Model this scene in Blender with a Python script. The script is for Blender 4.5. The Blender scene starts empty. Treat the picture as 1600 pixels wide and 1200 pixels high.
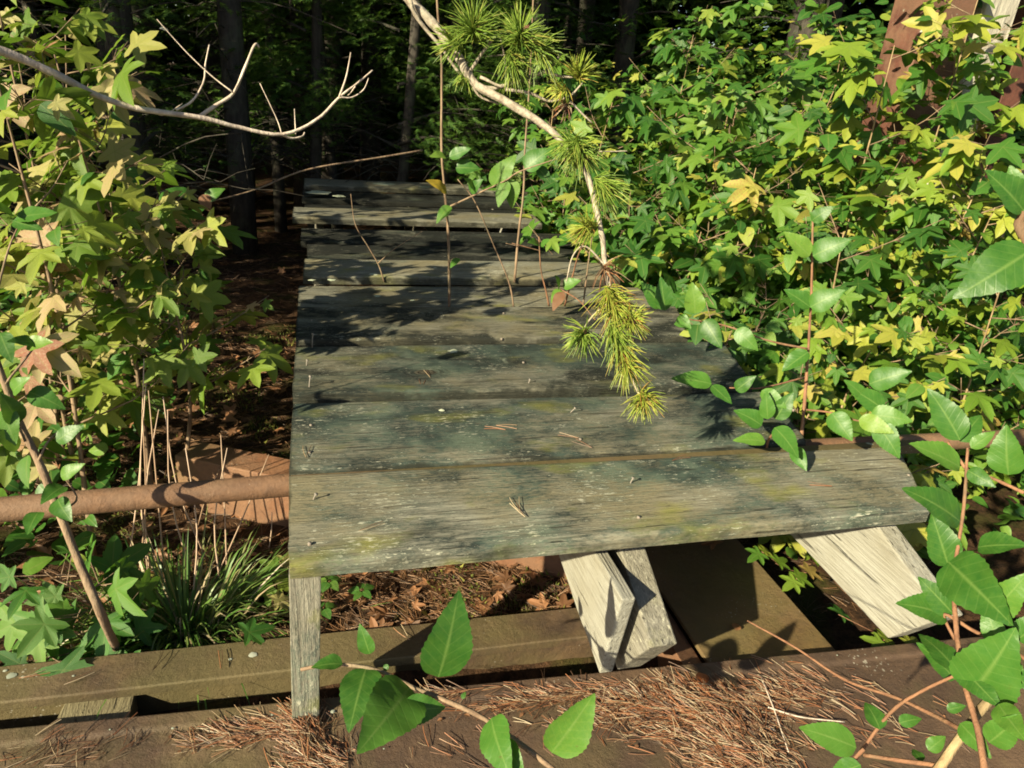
import bpy, math, random
import numpy as np
from mathutils import Vector, Matrix, noise

SC = bpy.context.scene
COL = SC.collection
rnd = random.Random(11)
R = np.random.RandomState(7)

# ------------------------------------------------------------------ camera
CAMZ = 0.62                      # eye height above the deck boards (deck top is z = 0)
FPX = 1070.0                     # focal length in pixels of a 1600 wide frame
ex = Vector((0.96480634, 0.02929803, 0.26132422))
ey = Vector((-0.2500399, 0.40990148, 0.87718916))
ez = Vector((0.08141727, 0.91165915, -0.40280122))   # rows: world x, y, z in (right, up, forward)
right = Vector((ex[0], ey[0], ez[0])); upv = Vector((ex[1], ey[1], ez[1])); fwd = Vector((ex[2], ey[2], ez[2]))
cd = bpy.data.cameras.new('camera'); cam = bpy.data.objects.new('camera', cd); COL.objects.link(cam)
cd.sensor_width = 36; cd.lens = 36 * FPX / 1600; cd.clip_end = 300; cd.clip_start = 0.02
M = Matrix((right, upv, -fwd)).transposed().to_4x4(); M.translation = Vector((0, 0, CAMZ))
cam.matrix_world = M
SC.camera = cam
EYE = Vector((0, 0, CAMZ))

# ------------------------------------------------------------------ light
SUN_DIR = Vector((0.81, 0.50, -0.46)).normalized()    # direction the light travels
el = math.asin(-SUN_DIR.z); az = math.atan2(-SUN_DIR.x, -SUN_DIR.y)   # sun stands at -SUN_DIR, measured from +Y towards +X
w = bpy.data.worlds.new('World'); SC.world = w; w.use_nodes = True
wn = w.node_tree; bg = wn.nodes['Background']; sky = wn.nodes.new('ShaderNodeTexSky')
sky.sky_type = 'NISHITA'; sky.sun_disc = False; sky.sun_elevation = el; sky.sun_rotation = az
wn.links.new(sky.outputs[0], bg.inputs[0]); bg.inputs[1].default_value = 0.052
sl = bpy.data.lights.new('sun', 'SUN'); sl.energy = 5.0; sl.angle = math.radians(0.6); sl.color = (1, 0.90, 0.62)
so = bpy.data.objects.new('sun', sl); COL.objects.link(so)
so.rotation_euler = SUN_DIR.to_track_quat('-Z', 'Y').to_euler(); so.location = (-6, -3, 6)
SC.view_settings.view_transform = 'Standard'; SC.view_settings.look = 'None'
SC.view_settings.exposure = 1.15; SC.view_settings.gamma = 1; SC.view_settings.use_curve_mapping = False
SC.render.engine = 'CYCLES'
SC.cycles.max_bounces = 6; SC.cycles.transparent_max_bounces = 4; SC.cycles.use_denoising = True
SC.cycles.sample_clamp_indirect = 4; SC.cycles.filter_width = 1.8

# ------------------------------------------------------------------ helpers: positions
def ray(px, py):
    c = Vector((px - 800, 600 - py, FPX))
    return right * c[0] + upv * c[1] + fwd * c[2]
def onz(px, py, z):
    d = ray(px, py); return EYE + d * ((z - CAMZ) / d.z)
def ony(px, py, y):
    d = ray(px, py); return EYE + d * (y / d.y)
def at(px, py, dist):
    return EYE + ray(px, py).normalized() * dist
def ss(a, b, x):
    t = min(1, max(0, (x - a) / (b - a))); return t * t * (3 - 2 * t)
def ground_h(x, y):
    n = noise.noise(Vector((x * 0.9, y * 0.9, 3))) * 0.05 + noise.noise(Vector((x * 4, y * 4, 9))) * 0.018 + noise.noise(Vector((x * 13, y * 13, 1))) * 0.008
    far = ss(3, 9, abs(y)) * 0.10 * noise.noise(Vector((x * .2, y * .2, 0)))
    h = -0.375 + n + far
    if y < 0.93: h -= 0.40 * ss(0.93, 0.72, y)
    h -= 0.10 * ss(0.55, 1.2, x) * ss(3, 1.0, y)
    return h

# ------------------------------------------------------------------ helpers: objects
def tag(o, label=None, cat=None, group=None, kind=None):
    if label: o['label'] = label
    if cat: o['category'] = cat
    if group: o['group'] = group
    if kind: o['kind'] = kind
    return o
def empty(name, loc, label, cat, group=None):
    o = bpy.data.objects.new(name, None); o.empty_display_size = 0.05
    COL.objects.link(o); o.location = loc
    o['_w'] = 0; del o['_w']
    return tag(o, label, cat, group)
def link(name, me, parent=None, mw=None):
    o = bpy.data.objects.new(name, me); COL.objects.link(o)
    if parent is not None:
        o.parent = parent
        if mw is None: mw = Matrix()
        o.matrix_basis = Matrix.Translation(-Vector(parent['_o'] if '_o' in parent else parent.location)) @ mw
    elif mw is not None: o.matrix_basis = mw
    return o
def mesh_np(name, V, F, mat, smooth=True, vein=None):
    """V (n,3); F list of equal-size faces (m,k)"""
    me = bpy.data.meshes.new(name)
    V = np.asarray(V, np.float32); F = np.asarray(F, np.int32)
    me.vertices.add(len(V)); me.vertices.foreach_set('co', V.ravel())
    k = F.shape[1]
    me.loops.add(F.size); me.loops.foreach_set('vertex_index', F.ravel())
    me.polygons.add(len(F)); me.polygons.foreach_set('loop_start', np.arange(0, F.size, k, dtype=np.int32))
    me.polygons.foreach_set('use_smooth', np.full(len(F), smooth))
    me.update(calc_edges=True)
    if vein is not None:
        a = me.attributes.new('vein', 'FLOAT', 'POINT'); a.data.foreach_set('value', np.asarray(vein, np.float32))
    me.materials.append(mat)
    return me
class MB:
    """collects faces of any size"""
    def __init__(s): s.v = []; s.f = []
    def quad_box(s, c):                       # eight corners: bottom 4 then top 4, counter-clockwise
        b = len(s.v); s.v += [tuple(p) for p in c]
        for q in ((3, 2, 1, 0), (4, 5, 6, 7), (0, 1, 5, 4), (1, 2, 6, 5), (2, 3, 7, 6), (3, 0, 4, 7)):
            s.f.append(tuple(b + i for i in q))
    def tube(s, pts, radii, n=6, cap=True, bump=0.0):
        b = len(s.v); pts = [Vector(p) for p in pts]; m = len(pts); side = None
        for i, p in enumerate(pts):
            t = (pts[min(i + 1, m - 1)] - pts[max(i - 1, 0)]).normalized()
            if side is None:
                side = t.orthogonal().normalized()
            side = (side - t * side.dot(t)).normalized(); up = t.cross(side)
            for k in range(n):
                a = 2 * math.pi * k / n; r = radii[i] * (1 + bump * (rnd.random() - .5))
                s.v.append(tuple(p + side * (math.cos(a) * r) + up * (math.sin(a) * r)))
        for i in range(m - 1):
            for k in range(n):
                a0 = b + i * n + k; a1 = b + i * n + (k + 1) % n
                s.f.append((a0, a1, a1 + n, a0 + n))
        if cap:
            s.f.append(tuple(b + k for k in range(n))[::-1]); s.f.append(tuple(b + (m - 1) * n + k for k in range(n)))
    def mesh(s, name, mat, smooth=True, bevel=0):
        me = bpy.data.meshes.new(name); me.from_pydata(s.v, [], s.f)
        if bevel:
            import bmesh
            bm = bmesh.new(); bm.from_mesh(me)
            bmesh.ops.bevel(bm, geom=bm.edges[:], offset=bevel, segments=2, affect='EDGES', profile=.6)
            bm.to_mesh(me); bm.free()
        me.polygons.foreach_set('use_smooth', np.full(len(me.polygons), smooth)); me.update()
        me.materials.append(mat); return me
def curve_pts(P, n):
    """Catmull-Rom resample of a list of vectors"""
    P = [Vector(p) for p in P]
    if len(P) < 3: return [P[0].lerp(P[-1], i / (n - 1)) for i in range(n)]
    Q = [P[0] * 2 - P[1]] + P + [P[-1] * 2 - P[-2]]; out = []
    seg = len(P) - 1
    for i in range(n):
        u = i / (n - 1) * seg; k = min(int(u), seg - 1); t = u - k
        a, b, c, d = Q[k:k + 4]
        out.append(0.5 * ((2 * b) + (c - a) * t + (2 * a - 5 * b + 4 * c - d) * t * t + (3 * b - a - 3 * c + d) * t ** 3))
    return out
def scatter(name, tmpl, mats4, mat, parent=None, kind='stuff', smooth=True):
    """join many transformed copies of template meshes: tmpl = list of (V,F,vein); mats4 = list of (template index, 4x4)"""
    VV = []; FF = []; NN = []; off = 0
    by = {}
    for ti, m in mats4: by.setdefault(ti, []).append(m)
    for ti, ms in by.items():
        V, F, vein = tmpl[ti]; A = np.array([np.array(m) for m in ms])
        Vh = np.c_[V, np.ones(len(V))]
        W = np.einsum('nij,vj->nvi', A[:, :3, :], Vh); n = len(ms)
        VV.append(W.reshape(-1, 3)); FF.append((F[None] + (np.arange(n) * len(V))[:, None, None] + off).reshape(-1, F.shape[1]))
        NN.append(np.tile(vein if vein is not None else np.zeros(len(V)), n)); off += n * len(V)
    me = mesh_np(name, np.concatenate(VV), np.concatenate(FF), mat, smooth, np.concatenate(NN))
    o = link(name, me, parent)
    if kind: o['kind'] = kind
    return o
def frame(d, n):
    """rotation matrix with local Y along d and local Z near n"""
    y = Vector(d).normalized(); x = y.cross(Vector(n))
    if x.length < 1e-4: x = y.orthogonal()
    x.normalize(); z = x.cross(y)
    return Matrix((x, y, z)).transposed()
def place(p, d, n, s):
    m = frame(d, n).to_4x4() @ Matrix.Diagonal((s, s, s, 1)); m.translation = p
    return m

# ------------------------------------------------------------------ helpers: materials
def new_mat(name):
    m = bpy.data.materials.new(name); m.use_nodes = True
    return m, m.node_tree, m.node_tree.nodes['Principled BSDF']
class NT:
    def __init__(s, nt): s.nt = nt
    def n(s, typ, **kw):
        nd = s.nt.nodes.new(typ)
        for k, v in kw.items(): setattr(nd, k, v)
        return nd
    def l(s, a, b): s.nt.links.new(a, b)
    def val(s, sock, v):
        if hasattr(v, 'is_linked') or hasattr(v, 'links'): s.l(v, sock)
        else: sock.default_value = v
    def coord(s, which='Object', scale=(1, 1, 1), off=None):
        tc = s.n('ShaderNodeTexCoord'); mp = s.n('ShaderNodeMapping'); mp.inputs['Scale'].default_value = scale
        s.l(tc.outputs[which], mp.inputs[0])
        if off is not None: s.l(off, mp.inputs['Location'])
        return mp.outputs[0]
    def noise(s, co, scale, detail=4, rough=.6, dist=0):
        t = s.n('ShaderNodeTexNoise'); t.inputs['Scale'].default_value = scale; t.inputs['Detail'].default_value = detail
        t.inputs['Roughness'].default_value = rough; t.inputs['Distortion'].default_value = dist
        if co is not None: s.l(co, t.inputs['Vector'])
        return t.outputs[0]
    def ramp(s, x, stops, interp='LINEAR'):
        r = s.n('ShaderNodeValToRGB'); r.color_ramp.interpolation = interp; e = r.color_ramp.elements
        while len(e) < len(stops): e.new(0.5)
        for i, (p, c) in enumerate(stops):
            e[i].position = p; e[i].color = (*c, 1) if isinstance(c, tuple) else (c, c, c, 1)
        s.l(x, r.inputs[0]); return r.outputs[0]
    def mix(s, fac, a, b, mode='MIX'):
        m = s.n('ShaderNodeMix', data_type='RGBA', blend_type=mode)
        s.val(m.inputs[0], fac); s.val(m.inputs[6], (*a, 1) if isinstance(a, tuple) else a); s.val(m.inputs[7], (*b, 1) if isinstance(b, tuple) else b)
        return m.outputs[2]
    def math(s, op, a, b=0.0, c=None, clamp=False):
        m = s.n('ShaderNodeMath', operation=op, use_clamp=clamp); s.val(m.inputs[0], a); s.val(m.inputs[1], b)
        if c is not None: s.val(m.inputs[2], c)
        return m.outputs[0]
    def bump(s, h, dist, strength=1.0, normal=None):
        b = s.n('ShaderNodeBump'); b.inputs['Distance'].default_value = dist; b.inputs['Strength'].default_value = strength
        s.l(h, b.inputs['Height'])
        if normal is not None: s.l(normal, b.inputs['Normal'])
        return b.outputs[0]

def wood_mat(name, axis=0, base=((.080, .077, .058), (.32, .31, .245)), algae=True):
    """weathered board; object colour: r = algae, g = dark stain, with far-board dimness painted in, b = tan"""
    m, nt, bs = new_mat(name); T = NT(nt)
    oi = T.n('ShaderNodeObjectInfo'); sep = T.n('ShaderNodeSeparateColor'); T.l(oi.outputs['Color'], sep.inputs[0])
    off = T.math('MULTIPLY', oi.outputs['Random'], 37.0)
    sc = [22, 22, 22]; sc[axis] = 1.0
    st = T.coord('Object', tuple(sc), off)
    iso = T.coord('Object', (1, 1, 1), off)
    warp = T.noise(iso, 3.2, 2, .5)
    grain = T.n('ShaderNodeTexNoise'); grain.inputs['Scale'].default_value = 6.5; grain.inputs['Detail'].default_value = 7
    grain.inputs['Roughness'].default_value = .62; grain.inputs['Distortion'].default_value = .7; T.l(st, grain.inputs['Vector'])
    g = grain.outputs[0]
    sc2 = [60, 60, 60]; sc2[axis] = 3.2
    fine = T.noise(T.coord('Object', tuple(sc2), off), 5.0, 4, .7)
    col = T.mix(T.ramp(T.math('ADD', T.math('MULTIPLY', g, .6), T.math('MULTIPLY', fine, .4)), [(.36, 0.0), (.62, 1.0)]), base[0], base[1])
    col = T.mix(T.math('MULTIPLY', T.ramp(T.noise(iso, 5, 3), [(.4, 0.0), (.62, 1.0)]), sep.outputs['Blue']), col, (.21, .18, .105))
    h = T.math('ADD', T.math('MULTIPLY', g, .7), T.math('MULTIPLY', fine, .5))
    if algae:
        # dark blue green algae film, broken up by fine worn flecks along the grain
        sc5 = [120, 120, 120]; sc5[axis] = 36
        fl = T.noise(T.coord('Object', tuple(sc5), off), 1.6, 5, .75)
        al = T.noise(T.coord('Object', (1.0, 1.9, 1.9) if axis == 0 else (1.9, 1.9, 1.0), off), 3.4, 5, .6, .3)
        thr = T.math('SUBTRACT', .74, T.math('MULTIPLY', sep.outputs['Red'], .46))
        am = T.math('MULTIPLY', T.math('ADD', T.math('SUBTRACT', al, thr), T.math('MULTIPLY', T.math('SUBTRACT', fl, .5), .75)), 5.0, clamp=True)
        acol = T.ramp(T.noise(iso, 9, 4), [(.38, (.010, .021, .021)), (.5, (.034, .060, .051)), (.64, (.10, .135, .10))])
        col = T.mix(T.math('MULTIPLY', am, .93), col, acol)
        yg = T.math('MULTIPLY', T.math('ADD', T.math('SUBTRACT', T.noise(T.coord('Object', (1.1, 1.7, 1.7), T.math('ADD', off, 9.0)), 5.5, 3, .55), .575), T.math('MULTIPLY', T.math('SUBTRACT', fl, .5), .2)), 6, clamp=True)
        col = T.mix(T.math('MULTIPLY', yg, .68), col, (.22, .215, .035))
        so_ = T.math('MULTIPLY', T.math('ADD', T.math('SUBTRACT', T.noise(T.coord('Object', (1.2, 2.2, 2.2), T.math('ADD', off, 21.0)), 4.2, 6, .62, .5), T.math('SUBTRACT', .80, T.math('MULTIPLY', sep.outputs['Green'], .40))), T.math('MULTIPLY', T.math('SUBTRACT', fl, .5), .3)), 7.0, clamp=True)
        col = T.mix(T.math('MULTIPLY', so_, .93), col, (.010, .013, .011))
        sp = T.math('MULTIPLY', T.math('SUBTRACT', fl, T.math('SUBTRACT', .785, T.math('MULTIPLY', T.noise(iso, 7, 4, .6), .38))), 16.0, clamp=True)
        col = T.mix(T.math('MULTIPLY', sp, .8), col, (.50, .48, .37))
        pit = T.math('MULTIPLY', T.math('SUBTRACT', .42, fl), 11.0, clamp=True)
        col = T.mix(T.math('MULTIPLY', pit, .6), col, (.035, .032, .022))
        # patches of grey green lichen
        li = T.noise(iso, 11, 5, .55)
        lm = T.math('MULTIPLY', T.math('SUBTRACT', li, .70), 24.0, clamp=True)
        col = T.mix(T.math('MULTIPLY', lm, .6), col, (.36, .40, .31))
        h = T.math('ADD', T.math('MULTIPLY', h, .8), T.math('ADD', T.math('MULTIPLY', fl, .5), T.math('MULTIPLY', lm, .2)))
    if name == 'weathered_plank':
        ea = T.n('ShaderNodeAttribute', attribute_name='edge')
        em = T.math('MULTIPLY', T.math('ADD', T.math('SUBTRACT', ea.outputs['Fac'], .62), T.math('MULTIPLY', T.math('SUBTRACT', T.noise(iso, 16, 4, .7), .5), 1.3)), 2.6, clamp=True)
        col = T.mix(T.math('MULTIPLY', T.math('MULTIPLY', em, T.math('GREATER_THAN', ea.outputs['Fac'], .02)), .8), col, (.022, .022, .014))
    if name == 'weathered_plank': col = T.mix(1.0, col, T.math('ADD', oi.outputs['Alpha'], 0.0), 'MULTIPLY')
    # open checks along the grain
    sc4 = [42, 42, 42]; sc4[axis] = 1.6
    ck = T.noise(T.coord('Object', tuple(sc4), T.math('ADD', off, 4.0)), 4.0, 3, .5)
    cm = T.math('MULTIPLY', T.math('SUBTRACT', .345, ck), 22.0, clamp=True)
    col = T.mix(T.math('MULTIPLY', cm, .6), col, (.02, .017, .012))
    h = T.math('SUBTRACT', h, T.math('MULTIPLY', cm, 1.6))
    # knots
    kv = T.n('ShaderNodeTexVoronoi'); kv.inputs['Scale'].default_value = 2.6; T.l(T.coord('Object', (1, 1.7, 1.7) if axis == 0 else (1.7, 1, 1.7), off), kv.inputs['Vector'])
    km = T.math('MULTIPLY', T.math('SUBTRACT', .075, T.math('ADD', kv.outputs['Distance'], T.math('MULTIPLY', T.math('SUBTRACT', T.noise(iso, 30, 2), .5), .05))), 40.0, clamp=True)
    rg = T.math('SINE', T.math('ADD', T.math('MULTIPLY', kv.outputs['Distance'], 150.0), T.math('MULTIPLY', T.noise(iso, 12, 4, .7), 14.0)))
    rm = T.math('MULTIPLY', T.math('MULTIPLY', T.math('SUBTRACT', .17, kv.outputs['Distance']), 9.0, clamp=True), T.math('MULTIPLY', rg, .22))
    col = T.mix(T.math('ABSOLUTE', rm), col, (.07, .055, .035))
    col = T.mix(T.math('MULTIPLY', km, .7), col, (.05, .035, .022))
    h = T.math('ADD', h, rm)
    T.l(col, bs.inputs['Base Color']); bs.inputs['Roughness'].default_value = .82
    bs.inputs['Specular IOR Level'].default_value = .3
    T.l(T.bump(h, .0045, 1.0), bs.inputs['Normal'])
    return m

def rust_mat(name, a=(.085, .035, .018), b=(.20, .095, .045), moss=.45):
    m, nt, bs = new_mat(name); T = NT(nt); co = T.coord('Object')
    n1 = T.noise(co, 7, 8, .72, .3); n2 = T.noise(co, 70, 6, .8)
    col = T.mix(T.ramp(n1, [(.35, 0.0), (.68, 1.0)]), a, b)
    col = T.mix(T.math('MULTIPLY', T.ramp(n2, [(.42, 0.0), (.7, 1.0)]), .45), col, (.045, .03, .024))
    col = T.mix(T.math('MULTIPLY', T.ramp(T.noise(co, 2.3, 6, .7), [(.48, 0.0), (.56, 1.0)]), .35), col, (.24, .15, .09))
    mm = T.math('MULTIPLY', T.math('SUBTRACT', T.noise(co, 4.2, 5, .6), .62 - moss * .25), 5.0, clamp=True)
    col = T.mix(T.math('MULTIPLY', mm, .6), col, (.115, .10, .035))
    lm = T.math('MULTIPLY', T.math('SUBTRACT', T.noise(co, 17, 4, .5), .735), 30.0, clamp=True)
    col = T.mix(lm, col, (.40, .43, .34))
    vo = T.n('ShaderNodeTexVoronoi'); vo.inputs['Scale'].default_value = 120; T.l(co, vo.inputs['Vector'])
    sp = T.math('LESS_THAN', vo.outputs['Distance'], T.math('MULTIPLY', T.ramp(T.noise(co, 9, 3), [(.5, 0.0), (.75, 1.0)]), .3))
    col = T.mix(T.math('MULTIPLY', sp, .6), col, (.35, .32, .26))
    T.l(col, bs.inputs['Base Color']); bs.inputs['Roughness'].default_value = .72
    T.l(T.bump(T.math('ADD', n1, T.math('MULTIPLY', n2, .5)), .005, 1.0), bs.inputs['Normal'])
    return m

def leaf_mat(name, stops, spot=.25, gloss=.45, trans=.35, veincol=(.22, .27, .07), spec=.45):
    m, nt, bs = new_mat(name); T = NT(nt)
    oi = T.n('ShaderNodeObjectInfo'); ge = T.n('ShaderNodeNewGeometry')
    rr = T.math('FRACT', T.math('ADD', oi.outputs['Random'], T.math('MULTIPLY', ge.outputs['Random Per Island'], 1.618)))
    co = T.coord('Object')
    x = T.math('ADD', rr, T.math('MULTIPLY', T.math('SUBTRACT', T.noise(co, 18 if spot < 1 else 1.2, 3), .5), .22))
    col = T.ramp(x, stops)
    at_ = T.n('ShaderNodeAttribute', attribute_name='vein')
    vm = T.math('MULTIPLY', T.math('SUBTRACT', at_.outputs['Fac'], .90), 10.0, clamp=True)
    col = T.mix(T.math('MULTIPLY', vm, .55), col, veincol)
    side = None
    if name == 'toothed_leaf':
        sx = T.n('ShaderNodeSeparateXYZ'); T.l(co, sx.inputs[0])
        ph = T.math('MULTIPLY', T.math('SUBTRACT', sx.outputs[1], T.math('MULTIPLY', T.math('ABSOLUTE', sx.outputs[0]), .85)), 50.0)
        side = T.math('MULTIPLY', T.math('SUBTRACT', T.math('SINE', ph), .86), 7.0, clamp=True)
        col = T.mix(T.math('MULTIPLY', side, .14), col, veincol)
        col = T.mix(T.ramp(T.noise(co, 5, 4, .7), [(.35, 0.0), (.7, .45)]), col, (.10, .20, .03))
    off = T.math('MULTIPLY', rr, 50.0)
    sm = T.math('MULTIPLY', T.math('SUBTRACT', T.noise(T.coord('Object', (1, 1, 1), off), 75 if name != 'toothed_leaf' else 6, 4 if name == 'toothed_leaf' else 3, .6), .78 - spot * .28), 9.0, clamp=True)
    col = T.mix(T.math('MULTIPLY', sm, T.ramp(rr, [(.3, .15), (.9, 1.0)])), col, (.11, .035, .018))
    T.l(col, bs.inputs['Base Color']); bs.inputs['Roughness'].default_value = gloss; bs.inputs['Specular IOR Level'].default_value = spec
    hh = T.math('ADD', T.noise(co, 90 if side is None else 14, 2), T.math('MULTIPLY', at_.outputs['Fac'], -1.2))
    if side is not None: hh = T.math('SUBTRACT', hh, T.math('MULTIPLY', side, .5))
    T.l(T.bump(hh, .0012, .55 if side is None else .16), bs.inputs['Normal'])
    tr = T.n('ShaderNodeBsdfTranslucent')
    T.l(T.mix(1.0, col, (1.0, 1.0, .45), 'MULTIPLY'), tr.inputs['Color'])
    tb = T.mix(.5, col, (.16, .30, .02)); T.l(tb, tr.inputs['Color'])
    mx = T.n('ShaderNodeMixShader'); mx.inputs[0].default_value = trans
    T.l(bs.outputs[0], mx.inputs[1]); T.l(tr.outputs[0], mx.inputs[2])
    T.l(mx.outputs[0], nt.nodes['Material Output'].inputs[0])
    return m

def bark_mat(name, a, b, scale=30, stretch=.25):
    m, nt, bs = new_mat(name); T = NT(nt)
    n1 = T.noise(T.coord('Object', (1, 1, stretch)), scale, 5, .65); n2 = T.noise(T.coord('Object'), scale * .25, 3)
    col = T.mix(T.ramp(n1, [(.35, 0.0), (.65, 1.0)]), a, b)
    col = T.mix(T.math('MULTIPLY', T.ramp(n2, [(.5, 0.0), (.7, 1.0)]), .3), col, (.13, .15, .09))
    T.l(col, bs.inputs['Base Color']); bs.inputs['Roughness'].default_value = .85
    T.l(T.bump(n1, .4 / scale, .7), bs.inputs['Normal'])
    return m

def ramp_simple(name, stops, rough=.8, isl=True, trans=0):
    m, nt, bs = new_mat(name); T = NT(nt)
    ge = T.n('ShaderNodeNewGeometry'); oi = T.n('ShaderNodeObjectInfo')
    rr = T.math('FRACT', T.math('ADD', oi.outputs['Random'], ge.outputs['Random Per Island']))
    col = T.ramp(rr, stops)
    nz = T.noise(T.coord('Object'), 40, 3)
    col = T.mix(T.math('MULTIPLY', nz, .5), col, T.mix(.5, col, (.02, .02, .01)))
    T.l(col, bs.inputs['Base Color']); bs.inputs['Roughness'].default_value = rough
    if trans:
        tr = T.n('ShaderNodeBsdfTranslucent'); T.l(col, tr.inputs[0]); mx = T.n('ShaderNodeMixShader'); mx.inputs[0].default_value = trans
        T.l(bs.outputs[0], mx.inputs[1]); T.l(tr.outputs[0], mx.inputs[2]); T.l(mx.outputs[0], nt.nodes['Material Output'].inputs[0])
    return m

M_PLANK = wood_mat('weathered_plank', 0)
M_JOIST = wood_mat('pale_joist', 1, ((.235, .222, .185), (.40, .39, .34)), algae=False)
M_JOISTG = wood_mat('grey_joist', 1, ((.13, .12, .10), (.31, .29, .24)), algae=True)
M_POST = wood_mat('grey_post', 2, ((.16, .15, .12), (.34, .32, .26)), algae=True)
M_BLOCK = wood_mat('mossy_block', 1, ((.10, .08, .045), (.22, .19, .11)), algae=False)
M_RUST = rust_mat('rusty_beam', (.062, .038, .022), (.14, .085, .042), 1.1)
M_RUSTFRONT = rust_mat('rusty_front', (.065, .038, .024), (.135, .080, .047), .6)
M_PIPE = rust_mat('rusty_pipe', (.13, .065, .034), (.25, .135, .072), .25)
M_RUSTORANGE = rust_mat('orange_rust', (.15, .060, .030), (.27, .125, .060), .2)
M_OLIVE = rust_mat('olive_rust', (.11, .06, .025), (.22, .14, .05), 1.0)
M_NAIL = rust_mat('nail_metal', (.22, .19, .16), (.38, .34, .30), .0)
M_REDPAINT = rust_mat('red_painted_steel', (.07, .024, .016), (.15, .052, .034), .1)
M_WHITEWOOD = bark_mat('white_painted_wood', (.30, .27, .22), (.56, .52, .44), 22, .2)
GUM = [(0, (.04, .12, .018)), (.25, (.07, .19, .024)), (.48, (.17, .29, .03)), (.72, (.26, .34, .04)), (.88, (.40, .42, .06)), (.97, (.46, .40, .10)), (1, (.42, .26, .08))]
GUM_L = [(0, (.09, .17, .024)), (.25, (.15, .25, .03)), (.48, (.25, .32, .045)), (.68, (.36, .38, .07)), (.82, (.42, .38, .14)), (.94, (.48, .34, .20)), (1, (.33, .13, .075))]
M_GUM = leaf_mat('sweetgum_leaf', GUM, .3, trans=.42)
M_GUMSHADE = leaf_mat('sweetgum_leaf_shade', [(0, (.025, .085, .014)), (.35, (.045, .135, .02)), (.7, (.09, .20, .027)), (.92, (.18, .28, .04)), (1, (.36, .34, .07))], .25, trans=.34)  # deeper green that also paints shadow pockets into the right thicket
M_GUML = leaf_mat('sweetgum_leaf_fading', GUM_L, .5, trans=.42)
M_GUMG = leaf_mat('sweetgum_leaf_green', [(0, (.04, .13, .02)), (.5, (.07, .19, .03)), (1, (.14, .26, .04))], .15)
M_APPLE = leaf_mat('toothed_leaf', [(0, (.025, .095, .014)), (.5, (.045, .145, .020)), (.85, (.085, .20, .028)), (1, (.18, .28, .04))], .32, .42, .26, (.20, .30, .08), .35)
M_UNDER = leaf_mat('understorey_leaf', [(0, (.03, .10, .016)), (.5, (.06, .17, .024)), (.85, (.14, .26, .035)), (1, (.30, .34, .05))], .1)
M_YELLOWLEAF = leaf_mat('yellow_leaf', [(0, (.45, .33, .03)), (1, (.55, .38, .05))], .1)
M_DEADLEAF = leaf_mat('dead_leaf', [(0, (.10, .045, .02)), (.5, (.20, .095, .045)), (1, (.32, .15, .07))], .4, .6, .15, (.12, .06, .03))
M_ORANGE = leaf_mat('orange_leaf', [(0, (.40, .12, .03)), (1, (.5, .16, .04))], .2, .5, .1, (.3, .1, .03))
M_CEDAR = leaf_mat('cedar_leaf', [(0, (.018, .050, .010)), (.6, (.040, .095, .014)), (1, (.09, .15, .022))], 0, .55, .25)
M_CEDARLIT = leaf_mat('young_cedar_leaf', [(0, (.03, .085, .015)), (.6, (.06, .13, .02)), (1, (.12, .19, .026))], 0, .55, .25)  # brighter green: faint light on the central sprays is put in the colour
M_NEEDLE = ramp_simple('green_needle', [(0, (.16, .28, .04)), (.5, (.26, .40, .06)), (.85, (.40, .50, .09)), (1, (.46, .42, .10))], .4, trans=.25)
M_NEEDLEY = ramp_simple('yellow_needle', [(0, (.30, .42, .05)), (.7, (.48, .54, .09)), (.92, (.50, .36, .09)), (1, (.45, .2, .06))], .4, trans=.25)
M_DRYNEEDLE = ramp_simple('dry_needle', [(0, (.06, .035, .022)), (.3, (.16, .07, .035)), (.6, (.34, .12, .045)), (.8, (.30, .21, .12)), (1, (.46, .36, .24))], .55)
M_FLOORNEEDLE = ramp_simple('floor_needle', [(0, (.04, .022, .012)), (.4, (.11, .05, .022)), (.75, (.24, .11, .045)), (1, (.36, .22, .12))], .6)
M_MOSS = ramp_simple('moss', [(0, (.05, .075, .010)), (.5, (.12, .15, .018)), (1, (.24, .23, .035))], .8, trans=.1)
M_GRASS = ramp_simple('grass_blade', [(0, (.06, .15, .025)), (.5, (.15, .28, .05)), (.8, (.22, .27, .08)), (.88, (.42, .33, .18)), (1, (.50, .40, .26))], .42, trans=.25)
M_STRAW = ramp_simple('dry_straw', [(0, (.38, .24, .15)), (1, (.62, .44, .32))], .6)
M_BARK = bark_mat('grey_bark', (.022, .018, .014), (.062, .05, .04), 40)
M_TWIG = bark_mat('brown_twig', (.14, .085, .052), (.32, .22, .14), 60)
M_REDTWIG = bark_mat('red_twig', (.15, .065, .035), (.30, .15, .08), 60)
M_CORK = bark_mat('corky_stem', (.16, .10, .05), (.42, .30, .16), 70)
M_PALE = bark_mat('pale_dead_wood', (.42, .33, .27), (.72, .60, .50), 60)
M_PINEBARK = bark_mat('pine_twig_bark', (.20, .16, .12), (.50, .43, .34), 90, 1)
M_SOIL_N = 'forest_soil'

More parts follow.
